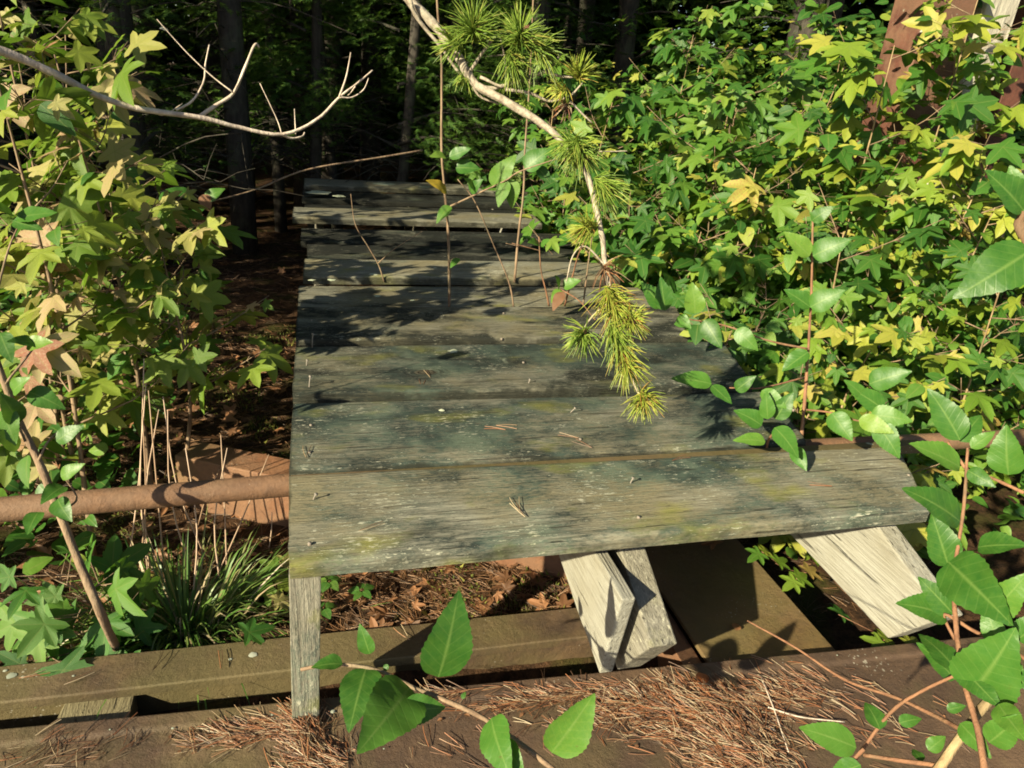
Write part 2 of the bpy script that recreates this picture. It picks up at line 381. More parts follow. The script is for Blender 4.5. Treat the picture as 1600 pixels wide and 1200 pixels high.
# ------------------------------------------------------------------ leaf templates (local Y = out along the blade, Z = face)
def gum_template(seed, curl=.25, fold=.12):
    r = random.Random(seed); lobes = [(-118, .62), (-58, .86), (0, 1.0), (58, .86), (118, .62)]
    V = [(0, 0, 0)]; ve = [1.0]; ring = []
    c = Vector((0, .16, 0)); V[0] = (0, .16, 0.0)
    def P(ang, rad):
        a = math.radians(ang); return Vector((math.sin(a) * rad, math.cos(a) * rad, 0)) + c
    base = Vector((0, 0, 0))
    ring.append((base, 0.2))
    for i, (a, L) in enumerate(lobes):
        a += r.uniform(-6, 6); L *= r.uniform(.88, 1.08) * .84
        ring += [(P(a - 23, L * .53), .0), (P(a - 12, L * .78), .0), (P(a, L), 1.0), (P(a + 12, L * .78), .0), (P(a + 23, L * .53), .0)]
        if i < 4:
            a2 = (lobes[i][0] + lobes[i + 1][0]) / 2; ring.append((P(a2, .37 + r.uniform(-.03, .02)), 0))
    for p, e in ring:
        rad = (p - c).length
        tipw = e
        z = -curl * rad * rad + r.uniform(-.012, .012) + (fold * .35 * rad if e == 0 else 0)
        V.append((p.x, p.y, z)); ve.append(e)
    n = len(ring); F = [(0, 1 + (i + 1) % n, 1 + i) for i in range(n)]
    return np.array(V), np.array(F), np.array(ve)
def ovate_template(seed, n=8, width=.30, fold=.25, arch=.25, teeth=True, tip=1.0):
    r = random.Random(seed); V = []; ve = []; F = []
    bend = r.uniform(-.08, .08)
    for i in range(n + 1):
        t = i / n; y = t; x0 = bend * t * t; z = -arch * t * t + .05 * t
        V.append((x0, y, z)); ve.append(1.0)
    def wd(t): return width * (math.sin(math.pi * t ** .72) ** .8) * (1 - .25 * t) if 0 < t < 1 else 0.0
    m = n * 2
    sides = []
    for s in (-1, 1):
        b = len(V)
        for j in range(1, m):
            t = j / m; x0 = bend * t * t; wv = wd(t)
            if teeth and j % 2 == 0: wv *= .95
            z = -arch * t * t + .05 * t + abs(wv) * fold + .012 * math.sin(t * 16 + s + seed)
            yy = t + (.012 if (teeth and j % 2) else 0)
            V.append((x0 + s * wv, yy, z)); ve.append(0.0)
        idx = lambda j: 0 if j == 0 else (n if j == m else b + j - 1)
        for i in range(n):
            a, c = i, i + 1; j0, j1, j2 = idx(2 * i), idx(2 * i + 1), idx(2 * i + 2)
            for tri in ((a, j0, j1), (a, j1, c), (c, j1, j2)):
                if len(set(tri)) == 3: F.append(tri if s < 0 else tri[::-1])
    return np.array(V), np.array(F), np.array(ve)
def simple_leaf(seed):      # six-sided pointed leaf for masses
    r = random.Random(seed); w_ = r.uniform(.24, .34)
    V = [(0, 0, 0), (w_ * .8, .28, .05), (w_, .55, .03), (0, 1, -.18), (-w_, .55, .03), (-w_ * .8, .28, .05), (0, .4, 0)]
    return np.array(V), np.array([(6, 0, 1), (6, 1, 2), (6, 2, 3), (6, 3, 4), (6, 4, 5), (6, 5, 0)]), np.array([1, 0, 0, 1, 0, 0, 1.])
GUMT = [gum_template(i, rnd.uniform(.05, .55), rnd.uniform(0, .18)) for i in range(7)]
OVT = [ovate_template(i, 12, rnd.uniform(.29, .38), rnd.uniform(.1, .45), rnd.uniform(.05, .4)) for i in range(7)]
OVS = [ovate_template(20 + i, 5, rnd.uniform(.30, .42), rnd.uniform(.05, .3), rnd.uniform(.05, .3), False) for i in range(4)]
SIM = [simple_leaf(i) for i in range(4)]
_cache = {}
def leaf_mesh(kind, i, mat):
    k = (kind, i, mat.name)
    if k not in _cache:
        V, F, ve = {'gum': GUMT, 'ov': OVT, 'small': OVS}[kind][i]; _cache[k] = mesh_np(kind + '_leaf', V, F, mat, True, ve)
    return _cache[k]
def leaf_obj(parent, kind, mat, mw, name='leaf'):
    n = {'gum': 7, 'ov': 7, 'small': 4}[kind]
    return link(name, leaf_mesh(kind, rnd.randrange(n), mat), parent, mw)
def hleaf(parent, b, t, db, dt, kind='ov', mat=None, roll=0, up=.6):
    """leaf by the pixel of its base and tip and their distances from the eye"""
    P0, P1 = at(*b, db), at(*t, dt); P1 = P0.lerp(P1, .94); d = P1 - P0
    n = (EYE - P0).normalized() * (1 - up) + Vector((-.25, 0, 1)) * up
    n = Matrix.Rotation(roll, 3, d.normalized()) @ n
    return leaf_obj(parent, kind, mat or M_APPLE, place(P0, d, n, d.length / (1.0 if kind != 'gum' else 1.0)))

# ------------------------------------------------------------------ ground
def build_ground():
    xs = np.concatenate([np.linspace(-60, -3, 26)[:-1], np.linspace(-3, 4, 176), np.linspace(4, 60, 26)[1:]])
    ys = np.concatenate([np.linspace(-20, .55, 12)[:-1], np.linspace(.55, 4.5, 130), np.linspace(4.5, 80, 30)[1:]])
    V = [(x, y, ground_h(x, y)) for y in ys for x in xs]; nx = len(xs)
    F = [(j * nx + i, j * nx + i + 1, (j + 1) * nx + i + 1, (j + 1) * nx + i) for j in range(len(ys) - 1) for i in range(nx - 1)]
    m, nt, bs = new_mat(M_SOIL_N); T = NT(nt); co = T.coord('Object')
    n1 = T.noise(co, 3, 6, .7); n2 = T.noise(co, 45, 6, .75); n3 = T.noise(co, 6, 5, .6)
    c = T.mix(T.ramp(n2, [(.35, 0.0), (.7, 1.0)]), (.022, .013, .008), (.12, .062, .032))
    c = T.mix(T.math('MULTIPLY', T.ramp(n3, [(.52, 0.0), (.66, 1.0)]), .75), c, (.055, .062, .012))
    T.l(c, bs.inputs['Base Color']); bs.inputs['Roughness'].default_value = .95; bs.inputs['Specular IOR Level'].default_value = .15
    T.l(T.bump(T.math('ADD', n2, n1), .02, 1.0), bs.inputs['Normal'])
    o = link('ground', mesh_np('ground', V, F, m)); o['kind'] = 'structure'
build_ground()

# ------------------------------------------------------------------ deck
DECK_PLANKS = [  # near-left, far-left, near-right, far-right in metres, dz, colour (algae, dark stain with painted far-board dimness, tan)
    ((-.0560, .790), (-.0635, 1.019), (1.009, .776), (1.130, .989), 0.000, (.66, .10, .8)),
    ((-.0645, 1.036), (-.0648, 1.308), (.945, 1.030), (1.010, 1.282), .000, (.92, .18, .5)),
    ((-.0670, 1.318), (-.0690, 1.596), (.985, 1.291), (1.075, 1.590), .006, (.92, .72, .6)),
    ((-.0695, 1.610), (-.0690, 1.878), (.990, 1.603), (1.078, 1.886), .013, (.50, .92, .8)),
    ((-.0710, 1.893), (-.0720, 2.126), (1.03, 1.905), (1.06, 2.136), .006, (.30, .75, .9)),
    ((-.0600, 2.140), (-.0592, 2.380), (1.00, 2.152), (1.01, 2.400), .024, (.40, .35, .9)),
    ((-.0520, 2.402), (-.0540, 2.662), (.96, 2.422), (1.02, 2.686), .004, (.80, 1.15, .2)),
    ((-.0790, 2.684), (-.0800, 2.940), (1.04, 2.710), (1.05, 2.978), .006, (.80, 1.20, .2)),
    ((-.1150, 2.960), (-.1160, 3.222), (.97, 3.002), (.99, 3.262), .044, (.20, .35, .8)),
    ((-.0740, 3.249), (-.0760, 3.500), (1.01, 3.290), (1.02, 3.550), .006, (.80, 1.20, .2)),
    ((-.0900, 3.525), (-.0890, 3.780), (1.03, 3.575), (1.04, 3.836), .020, (.80, 1.15, .3)),
    ((-.0830, 3.802), (-.0850, 4.080), (1.00, 3.858), (1.04, 4.140), .046, (.30, .30, .5)),
]
deck = empty('plank_walkway', (0, 0, 0), 'low walkway of weathered mossy planks leading into the dark wood', 'walkway')
def board_mesh(name, nl, fl, nr, fr, z0, th, mat, seed, nx=90, ny=8, i0=0):
    """board with worn rounded top edges and slight cupping"""
    V = []; prof = []
    for j in range(ny + 1):
        prof.append((j / ny, 'top'))
    e = .012
    cs = [(0.0, -th), (0.0, -.008), (.008, -.003), (.022, -.0006)] + [(.05 + .90 * j / ny, 0) for j in range(ny + 1)] + [(.978, -.0006), (.992, -.003), (1.0, -.008), (1.0, -th)]
    k = len(cs)
    for i in range(nx + 1):
        u = i / nx
        for a, (v, dz) in enumerate(cs):
            L = Vector((*nl, 0)).lerp(Vector((*fl, 0)), v); Rr = Vector((*nr, 0)).lerp(Vector((*fr, 0)), v); p = L.lerp(Rr, u)
            nz = noise.noise(Vector((p.x * 2.2, p.y * 5, seed)))
            edge = noise.noise(Vector((p.x * 14, seed * 3.1, round(v) * 5))) * (.0016 + .0006 * min(i0, 6)) + noise.noise(Vector((p.x * 60, seed, round(v)))) * .0008 * (i0 > 1)
            z = z0 + dz + (-.004 * v if i0 else .002 * v) + nz * .0025 - .004 * (v - .5) ** 2 * 4 * math.sin(seed)
            if v < .02: p.y += edge
            if v > .98: p.y += edge
            if dz == 0: z += noise.noise(Vector((p.x * 6, p.y * 60, seed))) * .0009
            if i in (0, nx): p.x += noise.noise(Vector((v * 9, seed, i))) * .003
            V.append((p.x, p.y, z))
    F = []
    for i in range(nx):
        for a in range(k):
            b_ = (a + 1) % k; F.append((i * k + a, (i + 1) * k + a, (i + 1) * k + b_, i * k + b_))
    me = bpy.data.meshes.new(name); F2 = [tuple(reversed(f)) for f in F]
    F2 += [tuple(range(k)), tuple(nx * k + a for a in range(k))[::-1]]
    me.from_pydata(V, [], F2); me.polygons.foreach_set('use_smooth', [len(f) == 4 for f in F2]); me.update()
    import bmesh
    bm = bmesh.new(); bm.from_mesh(me); bmesh.ops.recalc_face_normals(bm, faces=bm.faces); bm.to_mesh(me); bm.free()
    ev = []
    for q in range(nx + 1):
        for a, (v, dz) in enumerate(cs):
            xx = q / nx; e_ = max(1 - v / .05, 1 - (1 - v) / .05, 0); e_ = max(e_, 1 - xx / .006, 1 - (1 - xx) / .006); ev.append(max(e_, .9 if dz < -.01 else 0) * (.75 if i0 == 0 else 1.0))
    at_ = me.attributes.new('edge', 'FLOAT', 'POINT'); at_.data.foreach_set('value', ev)
    me.materials.append(mat); me.set_sharp_from_angle(angle=math.radians(50)) if hasattr(me, 'set_sharp_from_angle') else None
    return me
planks = []
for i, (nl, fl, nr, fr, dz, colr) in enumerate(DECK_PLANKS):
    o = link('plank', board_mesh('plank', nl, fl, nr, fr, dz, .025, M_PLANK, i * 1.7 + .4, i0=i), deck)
    o.color = (*colr, (1.10, .92, .76, .88, .92, 1.05, .48, .44, .85, .38, .48, 1.0)[i]); planks.append(o)  # last value sets board brightness, painting light and dark bands of far boards
planks[0]['label'] = 'nearest plank, tan with patches of green algae'
planks[1]['label'] = 'second plank, dark blue green with algae'
sb = MB(); sb.quad_box([(-.062, 1.0215, -.03), (1.22, 1.0, -.03), (1.22, 1.0225, -.03), (-.062, 1.0325, -.03), (-.062, 1.0215, -.009), (1.22, 1.0, -.009), (1.22, 1.0225, -.009), (-.062, 1.0325, -.009)])
link('steel_strip', sb.mesh('strip', M_RUST, False, .001), deck)
# nails: round head on a bent shank standing proud
nb = MB(); nb.tube([(0, 0, -.01), (0, 0, .006), (.001, 0, .012)], [.0017] * 3, 6); nb.tube([(.001, 0, .012), (.0012, 0, .0138)], [.0042, .0038], 8)
NAIL = nb.mesh('nail', M_NAIL)
nb = MB(); nb.tube([(0, 0, -.004), (0, 0, .0015)], [.0045, .0040], 8); NAILF = nb.mesh('nail', M_NAIL)
def nail(px, py, pi, tall=True, lean=(0, 0)):
    p = onz(px, py, DECK_PLANKS[pi][4] + (-.001 if pi else .001))
    m = Matrix.Translation(p) @ Matrix.Rotation(lean[0], 4, 'X') @ Matrix.Rotation(lean[1], 4, 'Y')
    m = m @ Matrix.Diagonal((.72, .72, 2.0 if tall == 2 else .9, 1))
    o = link('nail', NAIL if tall else NAILF, planks[pi], None); o.matrix_basis = m
for a in [(490, 780, 0, 1, (.2, .3)), (484, 849, 0, 0), (985, 755, 0, 1, (.1, .2)), (998, 808, 0, 0), (1420, 742, 0, 0), (486, 664, 1, 0), (484, 706, 1, 0),
          (893, 643, 1, 1, (.3, .5)), (907, 686, 1, 0), (1240, 640, 1, 0), (483, 606, 2, 2, (0, .1)), (479, 570, 2, 1, (0, .1)), (818, 566, 2, 0), (826, 600, 2, 1, (0, .1)),
          (488, 538, 3, 2, (0, .05)), (787, 489, 3, 0), (784, 529, 3, 0), (487, 500, 3, 0), (490, 470, 4, 0), (780, 455, 4, 0), (492, 430, 5, 0), (765, 430, 5, 0)]: nail(*a)
# pale lichen crusts on the boards
def lichen(px, py, pi, r, mat):
    p = onz(px, py, DECK_PLANKS[pi][4] + (.000 if pi else .002)); V = [(p.x, p.y, p.z + .0015)]; n = 14
    for k in range(n):
        a = 2 * math.pi * k / n; rr = r * rnd.uniform(.6, 1.15); V.append((p.x + math.cos(a) * rr * 1.2, p.y + math.sin(a) * rr, p.z - .0008))
    o = link('lichen', mesh_np('lichen', V, [(0, 1 + k, 1 + (k + 1) % n) for k in range(n)], mat), planks[pi])
M_LICHEN = ramp_simple('lichen', [(0, (.36, .42, .30)), (1, (.55, .58, .42))], .9)
for a in [(584, 428, 5, .013), (518, 437, 5, .012), (487, 437, 5, .010), (500, 300, 11, .06), (530, 306, 11, .03), (600, 287, 11, .05), (665, 292, 11, .03), (645, 469, 4, .007), (590, 462, 4, .01),
          (680, 418, 5, .006), (708, 548, 2, .012), (690, 640, 1, .006)]: lichen(*a, M_LICHEN)
# joists running away under the boards, their sawn ends towards the viewer
def joist(name, x0, x1, near_top, near_bot, far_top, far_bot, mat, kb, label=None, col=(0.2, .1, .3)):
    (ynt, znt), (ynb, znb) = near_top, near_bot; b = MB(); (yf, zt), zb = far_top, far_bot
    ys_ = [0, .12, .3, 1]; 
    V = []
    for u in [i / 14 for i in range(15)]:
        yt = ynt + (yf - ynt) * u; yb = ynb + (yf - ynb) * u; a = zt + (znt - zt) * max(0, 1 - u * kb) ; c = zb + (znb - zb) * max(0, 1 - u * kb)
        wob = .0015 * noise.noise(Vector((u * 6, x0 * 9, 0)))
        V.append([(x0 + wob, yb, c), (x1 + wob, yb, c), (x1 + wob, yt, a), (x0 + wob, yt, a)])
    vv = [p for r_ in V for p in r_]; ff = []
    for i in range(14):
        for k in range(4):
            ff.append((i * 4 + k, i * 4 + (k + 1) % 4, (i + 1) * 4 + (k + 1) % 4, (i + 1) * 4 + k))
    ff += [(3, 2, 1, 0), tuple(56 + k for k in range(4))]
    b.v = vv; b.f = ff
    o = link(name, b.mesh('joist', mat, False), deck); md = o.modifiers.new('bevel', 'BEVEL'); md.width = .003; md.segments = 2; md.limit_method = 'ANGLE'
    o.color = (*col, 1)
    if label: o['label'] = label
    return o
joist('joist', .424, .448, (.738, -.086), (.766, -.268), (1.20, -.086), -.165, M_JOIST, 1.0, 'short thin joist with pale sunlit side')
joist('joist', .470, .516, (.704, -.156), (.790, -.292), (4.1, -.040), -.225, M_JOISTG, 14, 'thick grey joist sloping down to a bevelled end')
joist('joist', .958, 1.000, (.645, -.118), (.722, -.236), (4.1, -.040), -.225, M_JOIST, 14, 'joist under the right end, pale and sunlit')
joist('joist', -.030, .008, (1.20, -.040), (1.20, -.190), (4.1, -.040), -.19, M_JOISTG, 4)
pb = MB(); pb.quad_box([(-.066, .792, -.302), (-.026, .792, -.302), (-.026, .812, -.302), (-.066, .812, -.302), (-.058, .796, -.0255), (-.015, .796, -.0255), (-.015, .822, -.0255), (-.058, .822, -.0255)])
po = link('post', pb.mesh('post', M_POST, False, .002), deck); po.color = (.55, .15, .2, 1); po['label'] = 'short grey upright under the near left corner'

# ------------------------------------------------------------------ steel frame
def beam(name, P0, P1, prof, mat, label, n=24, jit=.0012):
    """sweep a closed (y, z) profile from P0 to P1 in plan"""
    P0, P1 = Vector(P0), Vector(P1); d = (P1 - P0).normalized(); s = Vector((-d.y, d.x, 0)); k = len(prof); V = []
    for i in range(n + 1):
        c = P0.lerp(P1, i / n)
        for (a, z) in prof:
            p = c + s * a + Vector((0, 0, z)); q = noise.noise(p * 7) * jit
            V.append((p.x, p.y + q, p.z + noise.noise(p * 11 + Vector((3, 3, 3))) * jit))
    F = [(i * k + a, i * k + (a + 1) % k, (i + 1) * k + (a + 1) % k, (i + 1) * k + a) for i in range(n) for a in range(k)]
    F += [tuple(range(k))[::-1], tuple(n * k + a for a in range(k))]
    b = MB(); b.v = V; b.f = F
    me = b.mesh(name, mat, False)
    import bmesh
    bm = bmesh.new(); bm.from_mesh(me); bmesh.ops.recalc_face_normals(bm, faces=bm.faces); bm.to_mesh(me); bm.free()
    o = link(name, me)
    md = o.modifiers.new('bevel', 'BEVEL'); md.width = .003; md.segments = 2; md.limit_method = 'ANGLE'
    return tag(o, label, 'steel beam')
# front channel: raised back lip, wide flat top carrying the needles
s0, s1 = Vector((-1.9, .950, -.304)), Vector((2.6, .6645, -.304))
fp = [(0, 0), (0, -.16), (-.010, -.16), (-.010, -.014), (-.50, -.014), (-.50, -.20), (-.52, -.20), (-.52, -.004), (-.030, -.004), (-.024, 0)]
beam('front_beam', s0, s1, fp, M_RUSTFRONT, 'wide rusty steel beam across the bottom, littered with dry pine needles')
# second: I-beam with top flange and lip
f2 = [(0, 0), (0, -.012), (-.042, -.012), (-.042, -.12), (-.050, -.12), (-.050, -.020), (-.074, -.020), (-.076, -.002), (-.074, 0)]
beam('flange_beam', (-1.9, 1.020, -.302), (.56, .955, -.302), f2, M_RUST, 'narrow rusty flanged beam lying behind the wide needle covered one')
# diagonal box beam
dg = [(0, 0), (0, -.15), (-.08, -.15), (-.08, 0)]
beam('diagonal_beam', (-.315, 1.62, -.250), (.537, 1.171, -.250), dg, M_RUSTORANGE, 'orange rusted steel box beam lying diagonally under the walkway')
# lichen rosettes on the steel
M_LICHEN2 = ramp_simple('steel_lichen', [(0, (.26, .29, .23)), (1, (.42, .44, .36))], .9)
def rosette(parent, px, py, z, r):
    p = onz(px, py, z); V = [(0, 0, .0018)]; n = 16; r *= .7
    for k in range(n):
        a = 2 * math.pi * k / n; rr = r * rnd.uniform(.78, 1.08); V.append((math.cos(a) * rr * 1.2, math.sin(a) * rr, .0004))
    link('lichen', mesh_np('lichen', V, [(0, 1 + k, 1 + (k + 1) % n) for k in range(n)], M_LICHEN2), parent, Matrix.Translation(p))
fb_, lb_ = bpy.data.objects['front_beam'], bpy.data.objects['flange_beam']
for a in [(395, 1023, .009), (360, 1030, .004), (18, 1056, .009), (36, 1058, .004), (115, 1056, .003), (8, 1048, .004)]: rosette(lb_, a[0], a[1], -.3015, a[2])
for a in [(1332, 1034, .006), (1351, 1036, .004), (1376, 1040, .011), (1410, 1058, .004), (1415, 1070, .005), (1308, 1024, .002)]: rosette(fb_, a[0], a[1], -.3165 if a[1] > 1030 else -.3035, a[2])
for a in [(270, 1138, .003), (172, 1140, .002), (425, 1117, .003), (600, 1170, .002), (520, 1112, .005), (640, 1090, .002)]: rosette(fb_, a[0], a[1], -.3035, a[2])
# pipe
pb = MB(); pp = curve_pts([(-1.9, 1.04, -.085), (-.5, 1.066, -.060), (.5, 1.082, -.050), (1.5, 1.083, -.058), (2.6, 1.07, -.07)], 60)
pb.tube(pp, [.0200] * 60, 20, True, .012); tag(link('steel_pipe', pb.mesh('pipe', M_PIPE)), 'long rusty steel pipe passing beneath the first plank', 'pipe')
# cross plate with its left web
pl = empty('cross_member', (.76, .8, -.34), 'broad olive stained rusty cross member between the joists', 'steel beam')
b = MB(); b.quad_box([(.675, .80, -.352), (.945, .79, -.352), (.945, 2.2, -.352), (.675, 2.2, -.352), (.675, .80, -.342), (.945, .79, -.342), (.945, 2.2, -.342), (.675, 2.2, -.342)])
link('flange', b.mesh('flange', M_OLIVE, False, .002), pl)
b = MB(); b.quad_box([(.620, .80, -.47), (.632, .80, -.47), (.632, 2.2, -.47), (.620, 2.2, -.47), (.620, .80, -.335), (.672, .80, -.356), (.672, 2.2, -.356), (.620, 2.2, -.335)])
link('web', b.mesh('web', M_RUSTORANGE, False, .002), pl)
# short block between the two beams
b = MB(); x0, x1 = onz(85, 1130, -.32).x, onz(192, 1120, -.32).x
b.quad_box([(x0 - .02, .84, -.44), (x1, .84, -.44), (x1, .935, -.40), (x0, .935, -.40), (x0 - .02, .845, -.352), (x1, .845, -.352), (x1 + .002, .945, -.332), (x0, .945, -.332)])
bo = link('timber_block', b.mesh('block', M_BLOCK, False, .003)); tag(bo, 'short mossy timber block wedged between the two rusty beams', 'timber block'); bo.color = (.3, .1, .3, 1)

# ------------------------------------------------------------------ red and white uprights on the right
def upright(name, px0, px1, ytop, y, zt, th, mat, label, cat):
    g = ony((px0 + px1) / 2, ytop, y); a = ony(px0, ytop, y); c = ony(px1, ytop, y); w2 = (c - a).length / 2
    V = []; n = 20; F = []
    for i in range(n + 1):
        z = -.55 + (zt + .55) * i / n
        for (dx, dy) in ((-w2, 0), (-w2 * .92, -.012), (w2 * .92, -.012), (w2, 0), (w2, th), (-w2, th)):
            q = noise.noise(Vector((dx * 9, z * 5, y))) * .008
            V.append((g.x + dx + q, y + dy + q, z))
    for i in range(n):
        for k in range(6): F.append((i * 6 + k, i * 6 + (k + 1) % 6, (i + 1) * 6 + (k + 1) % 6, (i + 1) * 6 + k))
    F += [tuple(range(6))[::-1], tuple(n * 6 + k for k in range(6))]
    b = MB(); b.v = V; b.f = F
    return tag(link(name, b.mesh(name, mat, False)), label, cat)
upright('steel_post', 1432, 1508, 60, 2.35, 2.2, .16, M_REDPAINT, 'rusty red steel post rising behind the foliage at right', 'post')
upright('white_board', 1520, 1572, 60, 2.38, 1.9, .03, M_WHITEWOOD, 'pale weathered white board beside the rusty red post', 'board')
upright('steel_post', 1592, 1625, 60, 2.5, 2.2, .12, M_REDPAINT, 'dark steel post to the right of the white board', 'post')

# ------------------------------------------------------------------ twigs / branches
def branch_obj(name, parent, polyl, mat, n=6, bump=.25):
    b = MB()
    for pts, r0, r1 in polyl:
        m = max(8, len(pts) * 4); q = curve_pts(pts, m)
        b.tube(q, [r0 + (r1 - r0) * i / (m - 1) for i in range(m)], n, True, bump)
    return link(name, b.mesh(name, mat), parent)
def pxl(pts, d0, d1=None):
    d1 = d0 if d1 is None else d1; n = len(pts)
    return [at(x, y, d0 + (d1 - d0) * i / max(1, n - 1)) for i, (x, y) in enumerate(pts)]

# bare pale branch, upper left
bb = empty('bare_branch', at(105, 125, 1.55), 'bare bleached branch reaching from the left over the dark wood', 'branch')
D = 1.55
branch_obj('limb', bb, [(pxl([(-60, 60), (30, 90), (105, 125), (150, 148), (215, 170), (310, 183), (370, 198), (440, 210), (495, 187), (530, 152), (556, 132), (582, 110)], 1.45, 1.62), .0075, .0016)], M_PALE)
for pts, r0 in [([(310, 183), (340, 163), (365, 145), (383, 105), (398, 70), (405, 74)], .0042), ([(365, 145), (378, 118), (390, 88)], .002), ([(275, 172), (300, 158), (318, 128), (321, 100), (327, 70)], .0026),
                ([(530, 152), (541, 120), (548, 82)], .0022), ([(440, 210), (455, 216), (472, 213), (476, 207)], .0028), ([(462, 210), (461, 190), (460, 170)], .0014), ([(440, 208), (432, 185), (406, 130)], .0014),
                ([(530, 152), (550, 152), (568, 140), (576, 122)], .0018), ([(235, 170), (255, 180), (285, 162)], .0016), ([(150, 148), (138, 155), (125, 160)], .002), ([(365, 145), (330, 118), (290, 80), (245, 30)], .0016),
                ([(555, 135), (548, 145), (542, 150)], .0015)]:
    branch_obj('twig', bb, [(pxl(pts, D + .02, D + .05), r0, r0 * .45)], M_PALE)

# pine branch hanging from above
pine = empty('pine_branch', at(640, 0, 1.35), 'knobbly pine branch with green needle tufts hanging over the planks', 'branch')
branch_obj('limb', pine, [(pxl([(600, -60), (640, 0), (680, 40), (718, 92), (742, 130), (790, 158), (850, 196), (882, 226), (915, 268), (930, 320), (940, 365), (946, 415), (955, 462), (965, 510), (978, 560), (992, 602), (1012, 634)], 1.42, 1.16), .0095, .0022)], M_PINEBARK, 8, .35)
for pts, r0, da in [([(742, 130), (765, 138), (800, 130), (850, 112), (865, 100), (876, 84)], .0048, 1.36), ([(850, 112), (880, 120), (905, 120)], .003, 1.36), ([(736, 110), (752, 85), (770, 62), (784, 52)], .0032, 1.35),
                    ([(750, 120), (788, 135), (790, 100), (782, 60)], .0028, 1.35), ([(790, 140), (830, 146), (858, 158), (890, 150), (910, 130)], .0032, 1.35), ([(890, 158), (910, 178), (925, 192)], .0024, 1.35),
                    ([(640, 0), (652, 28), (690, 75), (716, 112), (735, 125)], .0042, 1.38), ([(738, 135), (752, 152), (780, 163)], .003, 1.37), ([(882, 226), (930, 236), (980, 236)], .002, 1.3), ([(930, 320), (945, 300), (965, 280)], .002, 1.27),
                    ([(955, 470), (925, 495), (905, 525)], .0022, 1.2), ([(946, 415), (915, 385), (895, 400), (885, 440)], .002, 1.24)]:
    branch_obj('twig', pine, [(pxl(pts, da), r0, r0 * .5)], M_PINEBARK, 6, .3)
def tuft(c, axis, n, L, mat, spread=1.1, along=.02):
    c = Vector(c); axis = Vector(axis).normalized(); b = MB()
    for i in range(n):
        a = rnd.uniform(0, 2 * math.pi); s_ = axis.orthogonal().normalized(); s_ = Matrix.Rotation(a, 3, axis) @ s_
        th = rnd.uniform(.25, spread); d = (axis * math.cos(th) + s_ * math.sin(th)).normalized()
        for j in range(2):
            dj = (d + Vector((rnd.uniform(-.09, .09),) * 3)).normalized()
            l = L * rnd.uniform(.7, 1.1); p0 = c + axis * rnd.uniform(-along, along * .6)
            p1 = p0 + dj * l * .55 + s_ * .003; p2 = p0 + dj * l - Vector((0, 0, l * .10)) + s_ * l * rnd.uniform(-.05, .12)
            b.tube([p0, p1, p2], [.00105, .00095, .0003], 3, False)
    return b.mesh('needle_tuft', mat)
downv = (at(990, 600, 1.18) - at(960, 500, 1.21)).normalized()
def px_axis(x0, y0, x1, y1, d): return (at(x1, y1, d - .015) - at(x0, y0, d)).normalized()
for (x, y, x2, y2, d, n, L, mat, spd, al) in [(740, 50, 735, 20, 1.34, 62, .060, M_NEEDLE, 1.5, .02), (712, 70, 690, 60, 1.34, 28, .045, M_NEEDLE, 1.2, .02), (812, 60, 818, 30, 1.34, 70, .062, M_NEEDLE, 1.6, .02),
        (800, 95, 812, 125, 1.34, 45, .05, M_NEEDLE, 1.3, .02), (840, 75, 860, 90, 1.34, 24, .06, M_NEEDLE, 1.2, .02), (728, 118, 722, 140, 1.37, 16, .03, M_NEEDLE, 1.3, .01), (905, 118, 915, 90, 1.35, 34, .045, M_NEEDLEY, 1.4, .01), (880, 140, 862, 150, 1.35, 24, .035, M_NEEDLEY, 1.4, .01),
        (820, 162, 812, 172, 1.36, 14, .03, M_NEEDLE, 1.3, .01), (905, 232, 915, 260, 1.29, 70, .055, M_NEEDLE, 1.5, .025), (895, 222, 880, 230, 1.30, 30, .045, M_NEEDLE, 1.3, .015), (938, 290, 955, 310, 1.26, 46, .06, M_NEEDLE, 1.0, .02),
        (920, 355, 905, 352, 1.25, 36, .045, M_NEEDLEY, 1.3, .02), (955, 470, 968, 500, 1.2, 70, .055, M_NEEDLEY, 1.3, .03), (985, 500, 995, 510, 1.19, 44, .040, M_NEEDLEY, 1.6, .01), (912, 522, 905, 535, 1.19, 46, .042, M_NEEDLE, 1.5, .015),
        (962, 525, 975, 560, 1.19, 46, .05, M_NEEDLE, 1.0, .03), (975, 560, 985, 590, 1.18, 40, .05, M_NEEDLEY, 1.0, .03), (1005, 622, 1015, 640, 1.16, 46, .040, M_NEEDLEY, 1.35, .015), (945, 420, 950, 440, 1.22, 12, .05, M_DRYNEEDLE, 1.4, .01), (885, 165, 880, 175, 1.35, 10, .03, M_DRYNEEDLE, 1.3, .01)]:
    link('needle_tuft', tuft(at(x, y, d), px_axis(x, y, x2, y2, d), int(n * 1.5), L, mat, spd, al), pine)
def bud(x, y, d, r):
    b = MB(); p = at(x, y, d); q = p + Vector((.3, 0, .9)) * r * 2.5
    b.tube([p, p.lerp(q, .3), p.lerp(q, .7), q], [r * .5, r, r * .8, r * .15], 7, True, .6); link('cone_bud', b.mesh('bud', M_REDTWIG), pine)
for a in [(746, 50, 1.335, .006), (820, 55, 1.335, .008), (912, 522, 1.185, .004), (988, 506, 1.185, .005), (1014, 634, 1.155, .004), (915, 255, 1.28, .004)]: bud(*a)

